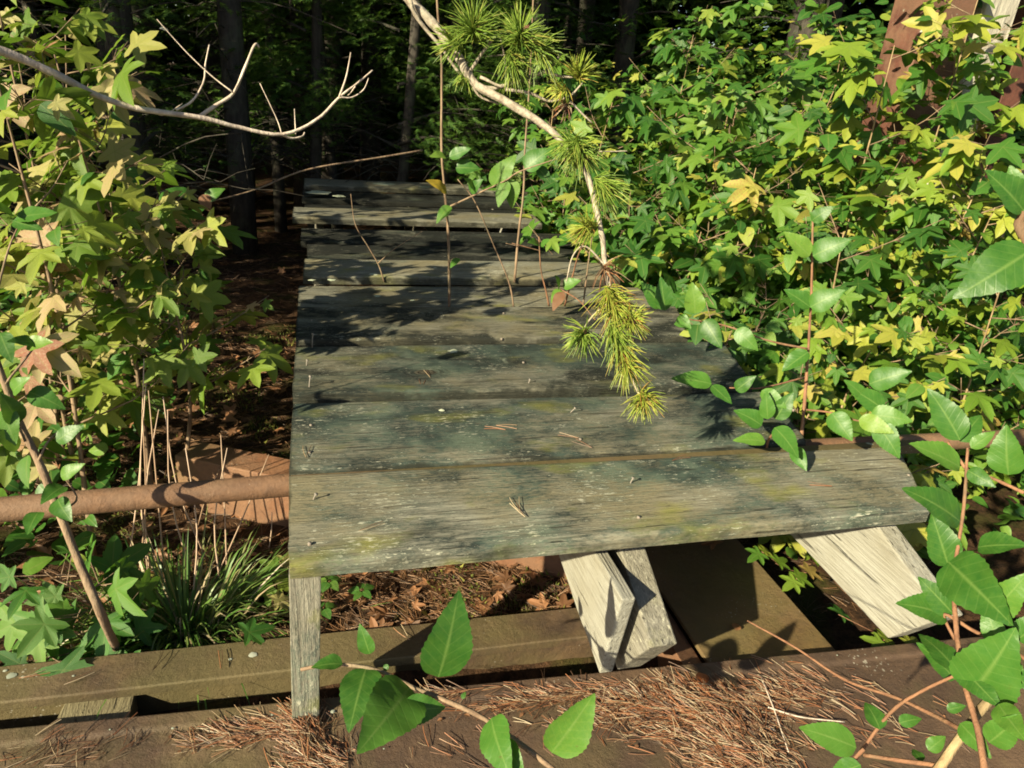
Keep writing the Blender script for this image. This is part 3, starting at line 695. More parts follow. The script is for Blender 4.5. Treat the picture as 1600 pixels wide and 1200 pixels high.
# ------------------------------------------------------------------ generic saplings
LIMITS = {'leaf': 0}
def sapling(base, height, kind, mat, label, group, nbr=9, lpb=9, spread=.45, leaf=.09, stem=M_CORK, lean=(0, 0), r0=.008, name='sweetgum_sapling', cat='sapling', twigmat=None, zmin=.15, face=(-.55, -.55, .95), droop=.0, y_mix=True):
    base = Vector(base); root = empty(name, base, label, cat, group)
    top = base + Vector((lean[0], lean[1], height)); mid = base.lerp(top, .5) + Vector((rnd.uniform(-.05, .05), rnd.uniform(-.05, .05), 0))
    sp = curve_pts([base, mid, top], 12)
    b = MB(); b.tube(sp, [r0 + (r0 * .25 - r0) * i / 11 for i in range(12)], 7, True, .45); link('stem', b.mesh('stem', stem), root)
    ga = rnd.uniform(0, 6.28)
    for k in range(nbr):
        t = zmin + (1 - zmin) * (k + rnd.random() * .6) / nbr; t = min(t, .99); p0 = sp[int(t * 11)].lerp(sp[min(11, int(t * 11) + 1)], t * 11 % 1)
        ga += 2.4 + rnd.uniform(-.4, .4); L = spread * (1.15 - .65 * t) * rnd.uniform(.7, 1.15)
        d = Vector((math.cos(ga), math.sin(ga), rnd.uniform(.25, .7) - droop)).normalized()
        p1 = p0 + d * L * .55; p2 = p0 + d * L + Vector((rnd.uniform(-.04, .04), rnd.uniform(-.04, .04), .06 * L * 3 - droop * L * .4))
        q = curve_pts([p0, p1, p2], 6); bb_ = MB(); rb = max(.0012, r0 * .35); bb_.tube(q, [rb + (.0008 - rb) * i / 5 for i in range(6)], 5, True, .3)
        for j in range(lpb):
            u = .25 + .75 * (j + rnd.random() * .5) / lpb; u = min(u, 1); pp_ = q[min(5, int(u * 5))]
            a2 = ga + rnd.choice((-1, 1)) * rnd.uniform(.3, 1.7); pet = Vector((math.cos(a2), math.sin(a2), rnd.uniform(.0, .7))).normalized() * leaf * rnd.uniform(.4, .9)
            lp = pp_ + pet; dd = Vector((pet.x, pet.y, rnd.uniform(-.9, .15) * pet.length)).normalized()
            nrm = Vector(face) + Vector((rnd.gauss(0, .38), rnd.gauss(0, .38), rnd.gauss(0, .15)))
            bb_.tube([pp_, lp], [.0009, .0007], 3, False)
            kk, mm = ('small', M_UNDER) if (kind == 'gum' and rnd.random() < .12 and y_mix) else (kind, mat)
            leaf_obj(root, kk, mm, place(lp, dd, nrm, leaf * rnd.uniform(.45, 1.4) * (1 if kk == kind else .75)))
        link('twig', bb_.mesh('twig', twigmat or M_TWIG), root)
    return root

def G(x, y): return (x, y, ground_h(x, y) - .01)

# left sweetgums, leaves fading to buff and red
lefts = [
    ((-.50, 1.38), 1.02, 'tall sweetgum sapling with buff and pink tinged leaves at far left edge', .078, 11, 8, (-.02, .05), .24),
    ((-.42, 1.58), 1.00, 'sweetgum sapling with dull green star leaves beneath the bleached branch', .075, 12, 8, (-.05, .0), .24),
    ((-.36, 1.62), .66, 'sweetgum sapling whose spotted leaves reach towards the dark gap', .070, 10, 10, (.03, -.05), .23),
    ((-.66, 1.9), 1.15, 'taller sweetgum sapling behind the left edge, leaves mostly green', .085, 12, 9, (0, 0), .30),
    ((-.62, 1.66), .62, 'low sweetgum sapling above the pipe with small pale green leaves', .058, 10, 11, (0, .05), .22),
    ((-.52, 2.0), .70, 'bushy sweetgum sapling in the lower left thicket', .080, 11, 10, (0, 0), .30),
    ((-.80, 2.5), 1.05, 'shaded sweetgum sapling deep in the left thicket', .09, 10, 9, (0.1, 0), .38),
    ((-.56, 1.55), .75, 'leaning sweetgum sapling with yellow green leaves in the left thicket', .070, 12, 10, (.04, 0), .25),
]
for (p, h, lb, lf, nbr, lpb, ln, spd) in lefts:
    sapling(G(*p), h, 'gum', M_GUML, lb, 'sweetgum saplings left of the walkway', nbr, lpb, spd, lf * .88, M_TWIG, ln, .006, zmin=.38 if p[0] > -.45 else .22)
# bright star leaves low at the left, by the flange beam
sapling(G(-.425, 1.10), .20, 'gum', M_GUMG, 'low bright green sweetgum sprout beside the flanged beam at left', 'sweetgum saplings left of the walkway', 6, 4, .10, .075, M_REDTWIG, (-.01, -.02), .003, zmin=.3, y_mix=False, face=(-.3, -.7, .7))
sapling(G(-.375, 1.045), .12, 'gum', M_GUMG, 'smallest green sweetgum sprout at the grass clump foot', 'sweetgum saplings left of the walkway', 5, 3, .07, .070, M_REDTWIG, (-.02, -.02), .0025, zmin=.3, y_mix=False, face=(-.3, -.7, .7))

# right-hand thicket
rights = []
grid = [(1.20, 1.35, .42), (1.48, 1.42, .55), (1.85, 1.45, .70), (1.28, 1.75, .48), (1.62, 1.80, .75), (2.05, 1.75, .85), (1.22, 2.15, .62), (1.55, 2.25, .85), (1.95, 2.12, .95), (2.45, 2.3, 1.2),
        (1.24, 2.65, .72), (1.62, 2.75, 1.05), (2.15, 2.85, 1.25), (1.25, 3.25, .95), (1.8, 3.4, 1.25), (2.6, 3.3, 1.4), (1.3, 3.95, 1.15), (2.2, 4.1, 1.5), (3.1, 3.0, 1.5), (1.25, 1.18, .28)]
rl = ['low sweetgum sapling pressed against the right plank ends', 'sweetgum sapling behind the pipe with yellowing leaves', 'sweetgum sapling at the right edge below the red post', 'sweetgum sapling beside the third plank, small leaves',
      'sweetgum sapling with broad yellow leaves before the red post', 'tall leafy sweetgum sapling in front of the red and white uprights', 'sweetgum sapling next to the pine branch tips', 'bright sweetgum sapling left of the red post',
      'sweetgum sapling hiding the foot of the red post', 'tall sweetgum sapling at the upper right edge', 'sweetgum sapling beside the middle planks', 'upright sweetgum sapling with corky stem in mid thicket',
      'tall sweetgum sapling behind the red post', 'slender sweetgum sapling near the far planks', 'sweetgum sapling at the top of the right thicket', 'sweetgum sapling far back at the upper right', 'darker sweetgum sapling by the far walkway end',
      'rearmost sweetgum sapling of the right thicket', 'sweetgum sapling right of the white board', 'ankle high sweetgum sprout at the near plank corner']
grid += [(1.95, 1.75, .98), (2.02, 2.08, 1.42), (1.80, 2.05, 1.28), (1.45, 2.45, 1.05)]
rl += ['sweetgum sapling whose yellow star leaves cross the foot of the white board', 'sweetgum sapling close in front of the dark post at the right edge', 'sweetgum sapling with large pale leaves directly left of the red post', 'sweetgum sapling filling the middle of the right thicket']
for (x, y, h), lb in zip(grid, rl):
    near = y < 2
    sapling(G(x, y), h, 'gum', M_GUMSHADE if (y > 2.55 or (x, y) in ((1.22, 2.15), (1.62, 1.80), (1.45, 2.45), (1.28, 1.75))) else M_GUM, lb, 'sweetgum saplings in the thicket right of the walkway', 13, 13, .36 if near else .45, (.070 if near and h < .9 else .088), M_CORK, (rnd.uniform(-.08, .08), rnd.uniform(-.08, .08)), .006, zmin=.12)
# bushes with rounded leaves woven in
for (x, y, h, lb) in [(1.12, 1.62, .50, 'round leaved shrub leaning over the third plank end'), (1.4, 2.0, .7, 'round leaved shrub within the right thicket'), (1.15, 2.5, .62, 'round leaved shrub beside the distant plank ends'), (1.75, 1.6, .6, 'round leaved shrub behind the near right plank corner'), (1.9, 2.5, 1.1, 'round leaved shrub near the red post'), (1.2, 3.5, .8, 'round leaved shrub at the shaded far planks')]:
    sapling(G(x, y), h, 'small', M_UNDER, lb, 'round leaved shrubs right of the walkway', 10, 12, .34, .055, M_TWIG, (0, 0), .005, name='leafy_shrub', cat='shrub')

# small fillers: joined leaves low in both thickets (nobody could count them)
fill = []
def fillbox(n, x0, x1, y0, y1, z0f, z1f, s0, s1, tm=4):
    for _ in range(n):
        x, y = rnd.uniform(x0, x1), rnd.uniform(y0, y1); g = ground_h(x, y); z = rnd.uniform(z0f, z1f(x, y)) + g
        a = rnd.uniform(0, 6.28); fill.append((rnd.randrange(tm), place((x, y, z), (math.cos(a), math.sin(a), rnd.uniform(-.6, .3)), (rnd.gauss(-.3, .4), rnd.gauss(-.3, .4), 1), rnd.uniform(s0, s1))))
fillbox(4200, 1.1, 3.2, 1.1, 4.6, 0, lambda x, y: .15 + .28 * (x - 1) + .22 * (y - 1), .03, .065)
fillbox(3600, 1.9, 4.8, 2.0, 6.5, 0, lambda x, y: 1.5, .05, .09)
scatter('understorey', OVS, fill, M_UNDER)
fill2 = fill; fill = []
fillbox(2800, 1.15, 3.2, 1.15, 4.6, 0, lambda x, y: .2 + .28 * (x - 1) + .22 * (y - 1), .04, .07, 7)
scatter('vine_cover', GUMT, fill, M_GUM)
fill = []
fillbox(900, -1.1, -.46, 1.25, 2.5, 0, lambda x, y: .32, .03, .06)
scatter('understorey', OVS, fill, M_UNDER)
for o_, lb in ((o, 0) for o in list(bpy.data.objects) if o.name.startswith(('understorey', 'vine_cover'))):
    tag(o_, {'understorey': 'low tangle of small green leaves filling the right thicket', 'understorey.001': 'low tangle of small leaves under the left saplings', 'vine_cover': 'mass of small star shaped leaves low in the right thicket'}[o_.name], 'undergrowth')

# ------------------------------------------------------------------ hand placed leafy shoots near the eye
shoot = empty('apple_shoot', at(480, 1040, .88), 'thin shoot with large toothed green leaves above the bottom beam', 'shoot')
branch_obj('twig', shoot, [(pxl([(470, 1046), (520, 1038), (585, 1046), (650, 1076), (700, 1096), (760, 1125), (830, 1175), (880, 1215)], .92, .84), .0022, .0032)], M_TWIG)
for (b_, t_, db, dt, rl_, u) in [((685, 1058), (722, 942), .86, .80, .5, .15), ((578, 1022), (562, 975), .9, .88, -.3, .5), ((535, 1038), (484, 1034), .9, .9, .4, .5), ((572, 1044), (548, 1120), .9, .84, .1, .3),
        ((640, 1074), (572, 1165), .88, .80, -.2, .2), ((628, 1106), (700, 1112), .87, .87, .3, .3), ((768, 1122), (782, 1205), .85, .80, .6, .3), ((862, 1176), (930, 1086), .84, .80, .5, .15),
        ((606, 1038), (598, 1052), .9, .9, 0, .5), ((722, 1092), (728, 1080), .87, .87, 0, .5), ((785, 1160), (820, 1205), .84, .82, .2, .5)]:
    hleaf(shoot, b_, t_, db, dt, 'ov', M_APPLE, rl_, u)

sh2 = empty('apple_branch', at(1500, 1160, .8), 'reddish branch with many large toothed leaves at lower right', 'branch')
for pts, d0, d1, r0, r1 in [([(1545, 1260), (1530, 1150), (1505, 1060), (1492, 960), (1492, 890), (1505, 800), (1512, 700)], .74, .84, .0030, .0014), ([(1492, 1000), (1475, 960), (1520, 985), (1560, 1005), (1620, 1040)], .82, .80, .0015, .002), ([(1168, 970), (1240, 1010), (1320, 1062), (1400, 1090), (1472, 1124), (1520, 1150)], .95, .78, .0011, .0022),
        ([(1330, 1195), (1390, 1115), (1440, 1080), (1500, 1052)], .86, .80, .0018, .0014), ([(1270, 1250), (1330, 1190), (1350, 1170)], .84, .83, .0018, .0018), ([(1350, 1180), (1420, 1190), (1480, 1198)], .83, .80, .002, .002), ([(1460, 1210), (1540, 1100), (1592, 1064)], .80, .78, .0042, .0036),
        ([(1512, 735), (1545, 745), (1600, 770)], .84, .82, .0014, .0017), ([(1480, 690), (1500, 720), (1512, 735)], .84, .84, .0014, .002), ([(1600, 330), (1592, 352), (1610, 380)], .62, .62, .003, .004)]:
    branch_obj('twig', sh2, [(pxl(pts, d0, d1), r0, r1)], M_REDTWIG if r0 < .004 else M_CORK)
for (b_, t_, db, dt, rl_, u) in [((1500, 688), (1455, 600), .84, .83, .1, .3), ((1500, 730), (1425, 688), .83, .80, .5, .3), ((1517, 700), (1558, 672), .84, .84, 0, .4), ((1576, 742), (1566, 665), .82, .80, -.4, .4), ((1512, 735), (1558, 760), .83, .82, .3, .3),
        ((1482, 885), (1455, 800), .82, .80, .2, .2), ((1500, 815), (1420, 752), .83, .78, .4, .3), ((1528, 855), (1602, 846), .80, .78, -.3, .4), ((1482, 878), (1580, 968), .80, .74, .3, .25), ((1478, 962), (1406, 932), .82, .79, .3, .3), ((1490, 960), (1440, 905), .82, .80, 0, .3),
        ((1492, 1062), (1438, 998), .82, .80, .4, .3), ((1520, 1080), (1590, 1000), .78, .72, .2, .2), ((1496, 1050), (1440, 975), .80, .81, .5, .4), ((1375, 1140), (1355, 1090), .84, .85, .2, .4), ((1338, 1168), (1254, 1132), .84, .82, .2, .3), ((1405, 1130), (1440, 1118), .82, .82, 0, .4),
        ((1450, 1172), (1480, 1150), .80, .80, 0, .4), ((1480, 1110), (1510, 1100), .8, .8, 0, .4), ((1500, 1130), (1550, 1180), .78, .76, .2, .3), ((1545, 1160), (1600, 1120), .76, .73, .3, .3), ((1560, 1100), (1600, 1160), .75, .72, .3, .3), ((1440, 1190), (1425, 1165), .82, .83, .3, .4),
        ((1345, 1195), (1290, 1215), .83, .83, .1, .3), ((1530, 1010), (1600, 1060), .79, .75, .3, .4), ((1545, 960), (1610, 900), .79, .76, .3, .4), ((1560, 1010), (1540, 940), .79, .78, -.2, .4), ((1590, 1000), (1640, 960), .79, .78, -.2, .4), ((1500, 690), (1535, 640), .85, .86, .2, .5),
        ((1612, 390), (1512, 458), .62, .58, -.3, .35), ((1600, 330), (1545, 262), .62, .60, .4, .3), ((1600, 345), (1585, 250), .62, .62, .1, .3), ((1598, 360), (1640, 300), .62, .62, .1, .3), ((1500, 1040), (1560, 1105), .78, .75, .0, .2)]:
    hleaf(sh2, b_, t_, db, dt, 'ov', M_APPLE, rl_, u)

sh3 = empty('apple_sapling', G(1.22, 1.45), 'slender sapling with glossy toothed leaves overhanging the right plank ends', 'sapling')
D3 = 1.40
for pts, d0, d1, r0, r1 in [([(1248, 730), (1256, 640), (1262, 560), (1268, 450), (1270, 330)], 1.55, 1.65, .0045, .0022), ([(1070, 498), (1130, 508), (1200, 532), (1262, 545)], 1.5, 1.58, .0015, .0025), ([(1140, 606), (1190, 606), (1256, 590)], 1.4, 1.55, .0013, .002),
        ([(1215, 670), (1200, 690), (1198, 720)], 1.42, 1.5, .0022, .003), ([(1258, 640), (1300, 645), (1345, 658), (1380, 648)], 1.5, 1.4, .002, .0014)]:
    branch_obj('twig', sh3, [(pxl(pts, d0, d1), r0, r1)], M_REDTWIG)
for (b_, t_, d, rl_) in [((1112, 600), (1048, 584), 1.38, .2), ((1112, 602), (1145, 632), 1.38, -.3), ((1200, 655), (1195, 610), 1.4, .1), ((1190, 665), (1150, 635), 1.4, .2), ((1196, 690), (1144, 682), 1.38, .3), ((1210, 668), (1255, 708), 1.36, -.2), ((1212, 655), (1238, 610), 1.42, .2),
        ((1342, 655), (1400, 672), 1.36, .2), ((1360, 648), (1425, 652), 1.38, .2), ((1370, 662), (1410, 712), 1.36, .1), ((1358, 600), (1425, 575), 1.42, .2), ((1350, 620), (1320, 590), 1.42, .2), ((1380, 640), (1330, 600), 1.42, .2), ((1100, 500), (1130, 545), 1.46, .3), ((1150, 515), (1185, 545), 1.48, .3),
        ((1040, 485), (1030, 432), 1.45, .1), ((1086, 490), (1085, 440), 1.45, .1), ((1060, 494), (1080, 512), 1.44, .1), ((1035, 480), (1005, 440), 1.46, .1), ((1265, 400), (1225, 360), 1.6, .2), ((1270, 400), (1330, 370), 1.6, .2), ((1266, 480), (1225, 450), 1.6, .2), ((1266, 480), (1320, 450), 1.6, .2), ((1263, 550), (1220, 580), 1.55, .2),
        ((1268, 345), (1300, 320), 1.6, .2), ((1240, 700), (1262, 735), 1.4, .2), ((1150, 610), (1180, 585), 1.4, .2), ((1190, 610), (1230, 640), 1.42, .1), ((1300, 645), (1330, 690), 1.42, .1)]:
    hleaf(sh3, b_, t_, d, d - .02, 'ov', M_APPLE, rl_, .35)

sh4 = empty('apple_sapling', G(-.42, 1.02), 'leaning thin sapling crossing the rusty pipe at left', 'sapling')
branch_obj('stem', sh4, [([onz(185, 1020, -.36)] + pxl([(160, 965), (128, 890), (92, 800), (60, 720), (30, 660), (8, 600), (-30, 500)], 1.22, 1.20), .0068, .0045)], M_TWIG, 8)
for pts in ([(60, 720), (75, 690), (95, 670)], [(40, 690), (20, 640), (45, 615)], [(8, 600), (40, 560), (60, 535)], [(90, 800), (120, 780), (100, 745)], [(-20, 520), (10, 400), (30, 350)]):
    branch_obj('twig', sh4, [(pxl(pts, 1.2), .002, .001)], M_TWIG)
for (b_, t_, rl_) in [((45, 612), (98, 632), .2), ((20, 612), (40, 590), .1), ((30, 660), (0, 615), .2), ((60, 535), (15, 530), .1), ((42, 540), (80, 530), .1), ((88, 690), (125, 660), .1), ((30, 700), (-5, 670), .3), ((0, 520), (15, 560), .2), ((20, 345), (65, 358), .1), ((25, 340), (90, 330), -.2), ((20, 335), (-20, 318), .2),
        ((95, 745), (130, 725), .2), ((100, 760), (60, 780), .2), ((60, 800), (40, 830), .2), ((90, 780), (105, 815), .3), ((5, 640), (20, 690), .2)]:
    hleaf(sh4, b_, t_, 1.2, 1.17, 'ov', M_APPLE, rl_, .4)

# sprouts growing up between the boards
def sprout(label, lines, leaves, mat=M_TWIG):
    root = empty('woody_sprout', lines[0][0][0], label, 'sprout', 'woody sprouts growing up through the walkway')
    for i, (pts, r0, r1) in enumerate(lines): branch_obj('stem' if i == 0 else 'twig', root, [(pts, r0, r1)], mat)
    for (b_, t_, y_, rl_, mt) in leaves:
        P0, P1 = ony(*b_, y_), ony(*t_, y_ - .03); d = P1 - P0
        leaf_obj(root, 'ov', mt, place(P0, d, Matrix.Rotation(rl_, 3, d.normalized()) @ ((EYE - P0).normalized() * .6 + Vector((0, 0, .5))), d.length))
def yl(pts, y0, y1=None):
    y1 = y0 if y1 is None else y1; return [ony(x, y, y0 + (y1 - y0) * i / (len(pts) - 1)) for i, (x, y) in enumerate(pts)]
sprout('straight leafy sprout rising through the middle of the walkway', [(yl([(702, 482), (702, 420), (700, 360), (695, 300), (690, 230), (690, 100), (684, 20), (680, -60)], 1.889, 1.95), .0044, .0025), (yl([(704, 322), (745, 303), (790, 282), (812, 268), (870, 248)], 1.9, 1.75), .0028, .0015), (yl([(704, 407), (712, 402), (718, 406)], 1.9), .0014, .001)],
       [((770, 292), (800, 240), 1.85, .2, M_APPLE), ((712, 262), (748, 262), 1.9, .2, M_APPLE), ((698, 300), (676, 278), 1.9, .2, M_YELLOWLEAF), ((792, 282), (776, 322), 1.83, .2, M_UNDER), ((800, 280), (800, 322), 1.83, .2, M_UNDER), ((745, 300), (728, 276), 1.88, .2, M_UNDER), ((704, 322), (680, 345), 1.9, .2, M_UNDER), ((716, 403), (705, 416), 1.88, .2, M_APPLE),
        ((696, 245), (675, 240), 1.9, .2, M_APPLE), ((702, 245), (735, 232), 1.9, .2, M_APPLE), ((820, 264), (858, 232), 1.82, .2, M_APPLE), ((735, 300), (750, 280), 1.88, .2, M_APPLE), ((840, 262), (862, 285), 1.82, .2, M_UNDER)])
sprout('tall bare sprout right of the straight leafy one', [(yl([(804, 441), (810, 370), (818, 300), (820, 240), (828, 120), (834, -20)], 2.141, 2.2), .0042, .0022), (yl([(812, 385), (790, 380)], 2.14), .0014, .001)], [])
sprout('thin sprout slanting to the upper left', [(yl([(803, 482), (795, 440), (770, 380), (742, 315), (715, 280)], 1.889, 1.9), .0028, .0012)], [])
sprout('thin forked sprout on the left half of the walkway', [(yl([(600, 440), (592, 415), (575, 385), (555, 350), (548, 303)], 2.141), .0026, .001), (yl([(590, 412), (615, 390), (660, 361)], 2.14), .0018, .0008)], [])
sprout('bent sprout beside the pine branch', [(yl([(858, 478), (852, 450), (845, 420), (842, 370)], 1.889), .003, .0015), (yl([(845, 392), (800, 380)], 1.89), .0014, .001)], [((843, 384), (828, 374), 1.88, .2, M_APPLE), ((845, 384), (858, 374), 1.88, .2, M_APPLE)], M_REDTWIG)
sprout('light brown sprout leaning right by the plank ends', [(yl([(882, 478), (895, 430), (905, 395), (930, 340)], 1.889, 1.8), .003, .0014), (yl([(876, 452), (905, 470), (930, 500)], 1.8, 1.5), .002, .001)], [((876, 452), (860, 470), 1.85, .2, M_APPLE), ((880, 448), (905, 438), 1.85, .2, M_APPLE), ((874, 450), (872, 432), 1.85, .2, M_APPLE), ((880, 456), (862, 484), 1.8, .2, M_DEADLEAF)], M_REDTWIG)
sprout('pale upright sprout nearest the right plank ends', [(yl([(911, 478), (918, 420), (925, 370)], 1.889), .003, .0014)], [])

# small creepers
def creeper(label, x, y, z, kind, mat, n, s, pxs):
    root = empty('creeper', onz(x, y, z), label, 'creeper')
    for (cx, cy, k) in pxs:
        c = onz(cx, cy, z + .03); b = MB(); b.tube([onz(x, y, z - .02), c], [.001, .0008], 4); link('stem', b.mesh('stem', M_REDTWIG), root)
        for j in range(k):
            a = 2 * math.pi * j / k + .4; leaf_obj(root, kind, mat, place(c + Vector((math.cos(a), math.sin(a), 0)) * .004, (math.cos(a), math.sin(a), -.15), (0, -.3, 1), s))
creeper('five fingered creeper on the litter beside the upright', 520, 930, -.36, 'small', M_GUMG, 5, .026, [(514, 908, 5), (565, 922, 5), (505, 950, 4), (605, 880, 4)])
creeper('small yellow green vine leaves over the olive cross member', 1230, 890, -.30, 'gum', M_GUM, 3, .045, [(1190, 862, 2), (1245, 905, 2), (1212, 880, 1), (1260, 895, 1)])
creeper('pale star leaf lying against the flanged beam', 378, 990, -.32, 'gum', M_GUMG, 1, .055, [(378, 992, 1)])
creeper('green vine leaves in the dark gap beside the right joist', 1400, 1005, -.36, 'gum', M_GUM, 3, .05, [(1380, 1000, 2), (1350, 930, 1), (1420, 1010, 1), (1310, 960, 1)])
creeper('dull green vine leaves beside the flanged beam under the upright', 445, 880, -.36, 'gum', M_GUML, 3, .05, [(438, 880, 2), (430, 915, 2), (425, 940, 1)])
lone = empty('stray_twig', at(320, 300, 2.2), 'short twig with three dark green leaves in the shadows at left', 'twig')
branch_obj('stem', lone, [(pxl([(318, 318), (400, 296), (480, 265), (600, 245), (660, 235)], 2.2, 2.5), .002, .0035)], M_TWIG)
for b_, t_ in [((302, 306), (258, 294)), ((322, 312), (346, 290)), ((318, 322), (294, 338)), ((262, 300), (248, 312))]: hleaf(lone, b_, t_, 2.2, 2.18, 'ov', M_APPLE, .1, .4)
hleaf(lone, (316, 304), (330, 330), 2.2, 2.18, 'small', M_DEADLEAF, .1, .4)

# ------------------------------------------------------------------ grass clump and dry straws
gc = onz(285, 960, -.36); gc.z = ground_h(gc.x, gc.y)
gr = empty('grass_clump', gc, 'clump of green and dry grass blades behind the flanged beam', 'grass')
def blade(b, p, d, L, w_, bend, n=5):
    d = Vector(d).normalized(); s_ = d.cross(Vector((0, 0, 1))); s_ = s_.normalized() if s_.length > .01 else Vector((1, 0, 0)); s_ = Matrix.Rotation(rnd.uniform(-1, 1), 3, Vector((0, 0, 1))) @ s_
    base = len(b.v); hd = Vector((d.x, d.y, 0))
    for i in range(n + 1):
        t = i / n; c = Vector(p) + d * L * t + (hd * .5 - Vector((0, 0, 1))) * bend * L * t * t * t; ww = w_ * (1 - t ** 2) * .5 + .0001
        b.v += [tuple(c - s_ * ww), tuple(c + s_ * ww)]
    for i in range(n): k = base + i * 2; b.f.append((k, k + 1, k + 3, k + 2))
b = MB()
for _ in range(760):
    a = rnd.uniform(0, 6.28); rr = abs(rnd.gauss(0, .07)); p = (gc.x + math.cos(a) * rr * 1.35, gc.y + math.sin(a) * rr * .7, ground_h(gc.x, gc.y) - .01)
    out = rnd.uniform(.25, 1.2); blade(b, p, (math.cos(a) * out, math.sin(a) * out, 1), rnd.uniform(.09, .24), rnd.uniform(.003, .0066), rnd.uniform(.1, .9))
for _ in range(260):      # old bent blades lying every which way
    a = rnd.uniform(0, 6.28); rr = abs(rnd.gauss(0, .06)); blade(b, (gc.x + math.cos(a) * rr * 1.4, gc.y + math.sin(a) * rr * .7, ground_h(gc.x, gc.y)), (rnd.gauss(0, 1), rnd.gauss(0, 1), rnd.uniform(.2, 1.2)), rnd.uniform(.06, .18), rnd.uniform(.002, .004), rnd.uniform(.4, 1.6))
for _ in range(26):
    blade(b, (gc.x + rnd.uniform(.04, .08), gc.y + rnd.uniform(-.01, .03), gc.z), (rnd.uniform(.35, .75), rnd.uniform(-.1, .2), 1), rnd.uniform(.16, .25), .0045, rnd.uniform(.0, .3))
o = link('blades', b.mesh('blades', M_GRASS), gr); o['kind'] = 'stuff'
st = empty('dry_straws', onz(210, 800, -.36), 'tall dry pinkish grass straws standing in front of the pipe', 'grass')
b = MB()
for (x0, y0, x1, y1) in [(200, 870, 225, 560), (232, 880, 228, 600), (235, 890, 248, 640), (260, 905, 232, 610), (300, 880, 262, 640), (345, 900, 355, 700), (330, 900, 420, 710), (420, 840, 425, 800), (310, 800, 340, 740), (325, 860, 255, 620), (355, 890, 345, 680), (300, 930, 290, 700), (215, 900, 222, 640)]:
    p0 = onz(x0, y0 + 20, -.38); p1 = ony(x1, y1, p0.y + rnd.uniform(-.02, .1)); m_ = p0.lerp(p1, .5) + Vector((rnd.uniform(-.02, .02), 0, 0)); b.tube(curve_pts([p0, m_, p1], 7), [.0021, .0020, .0019, .0017, .0016, .0014, .001], 4)
o = link('straws', b.mesh('straws', M_STRAW), st); o['kind'] = 'stuff'

# ------------------------------------------------------------------ needles and litter
def needle_templates(n=5, L=1, w_=.0115):
    out = []
    for i in range(n):
        r = random.Random(i + 50); V = []; F = []
        for s_ in (-1, 1):       # two needles joined at the base
            base = len(V); a = s_ * r.uniform(.03, .22); bow = r.uniform(-.12, .12)
            for k in range(4):
                t = k / 3; x = math.sin(a) * t + bow * t * (1 - t) * 2; y = math.cos(a) * t; z = .02 * math.sin(t * 3) + .01
                V += [(x - w_, y, z), (x + w_, y, z), (x, y, z + w_ * 1.6)]
            for k in range(3):
                q = base + k * 3
                for (a0, a1) in ((0, 1), (1, 2), (2, 0)): F.append((q + a0, q + a1, q + 3 + a1, q + 3 + a0))
        out.append((np.array(V), np.array(F), None))
    return out
NT5 = needle_templates()
bd = (s1 - s0).normalized(); bs_ = Vector((-bd.y, bd.x, 0))
def on_front(p): 
    q = Vector((p[0], p[1], 0)) - Vector((s0.x, s0.y, 0)); return q.dot(bs_)
lit = []
def heap(px, py, rx, ry, n, ang, h, s=(.016, .042)):
    c = onz(px, py, -.31)
    for _ in range(n):
        u, v = rnd.gauss(0, .5), rnd.gauss(0, .5); x, y = c.x + u * rx, c.y + v * ry
        o_ = on_front((x, y))
        if o_ > .02 or o_ < -.51: continue
        if o_ > -.012: continue
        z = -.306 + h * max(0, 1 - (u * u + v * v) * .8) * rnd.random() + (.004 if o_ > -.03 else 0)
        a = ang + rnd.gauss(0, .55); lit.append((rnd.randrange(5), place((x, y, z), (math.cos(a), math.sin(a), rnd.gauss(0, .10)), (rnd.gauss(0, .3), rnd.gauss(0, .3), 1), rnd.uniform(*s))))
heap(1085, 1112, .11, .055, 760, 2.5, .022)
heap(1160, 1175, .09, .060, 620, 2.2, .026)
heap(1010, 1100, .10, .026, 300, 2.9, .010)
heap(1230, 1090, .12, .05, 200, 2.6, .006)
heap(870, 1092, .13, .014, 190, 3.05, .006)
heap(960, 1120, .10, .03, 120, 2.8, .003)
heap(720, 1085, .12, .010, 90, 3.0, .004)
heap(480, 1150, .028, .05, 420, 2.0, .015)
heap(395, 1148, .09, .020, 220, 2.8, .006)
heap(505, 1195, .05, .03, 130, 2.3, .010)
heap(60, 1185, .10, .03, 34, .6, .003)
heap(150, 1180, .14, .03, 30, .7, .003)
heap(780, 1160, .36, .09, 40, 1.8, .002)
heap(1300, 1100, .14, .07, 44, 2.4, .003)
heap(1400, 1140, .14, .07, 34, 2.4, .003)
crumb = []
for (x_, y_, rx, ry, n_) in ((1090, 1125, .12, .05, 160), (470, 1150, .05, .05, 60), (860, 1100, .2, .02, 60), (1250, 1120, .3, .1, 60), (300, 1150, .3, .05, 40)):
    c_ = onz(x_, y_, -.31)
    for _ in range(n_):
        x, y = c_.x + rnd.gauss(0, .5) * rx, c_.y + rnd.gauss(0, .5) * ry
        if not -.5 < on_front((x, y)) < -.035: continue
        crumb.append((rnd.randrange(4), place((x, y, -.312 + rnd.random() * .008), (rnd.gauss(0, 1), rnd.gauss(0, 1), 0), (rnd.gauss(0, .5), rnd.gauss(0, .5), 1), rnd.uniform(.004, .013))))
tag(scatter('bark_crumbs', SIM, crumb, M_DEADLEAF), 'brown crumbs of leaf and bark among the needles on the wide beam', 'litter')
tag(scatter('needle_litter', NT5, lit, M_DRYNEEDLE, smooth=False), 'drifts of dry rust brown pine needles on the wide bottom beam', 'pine needles')
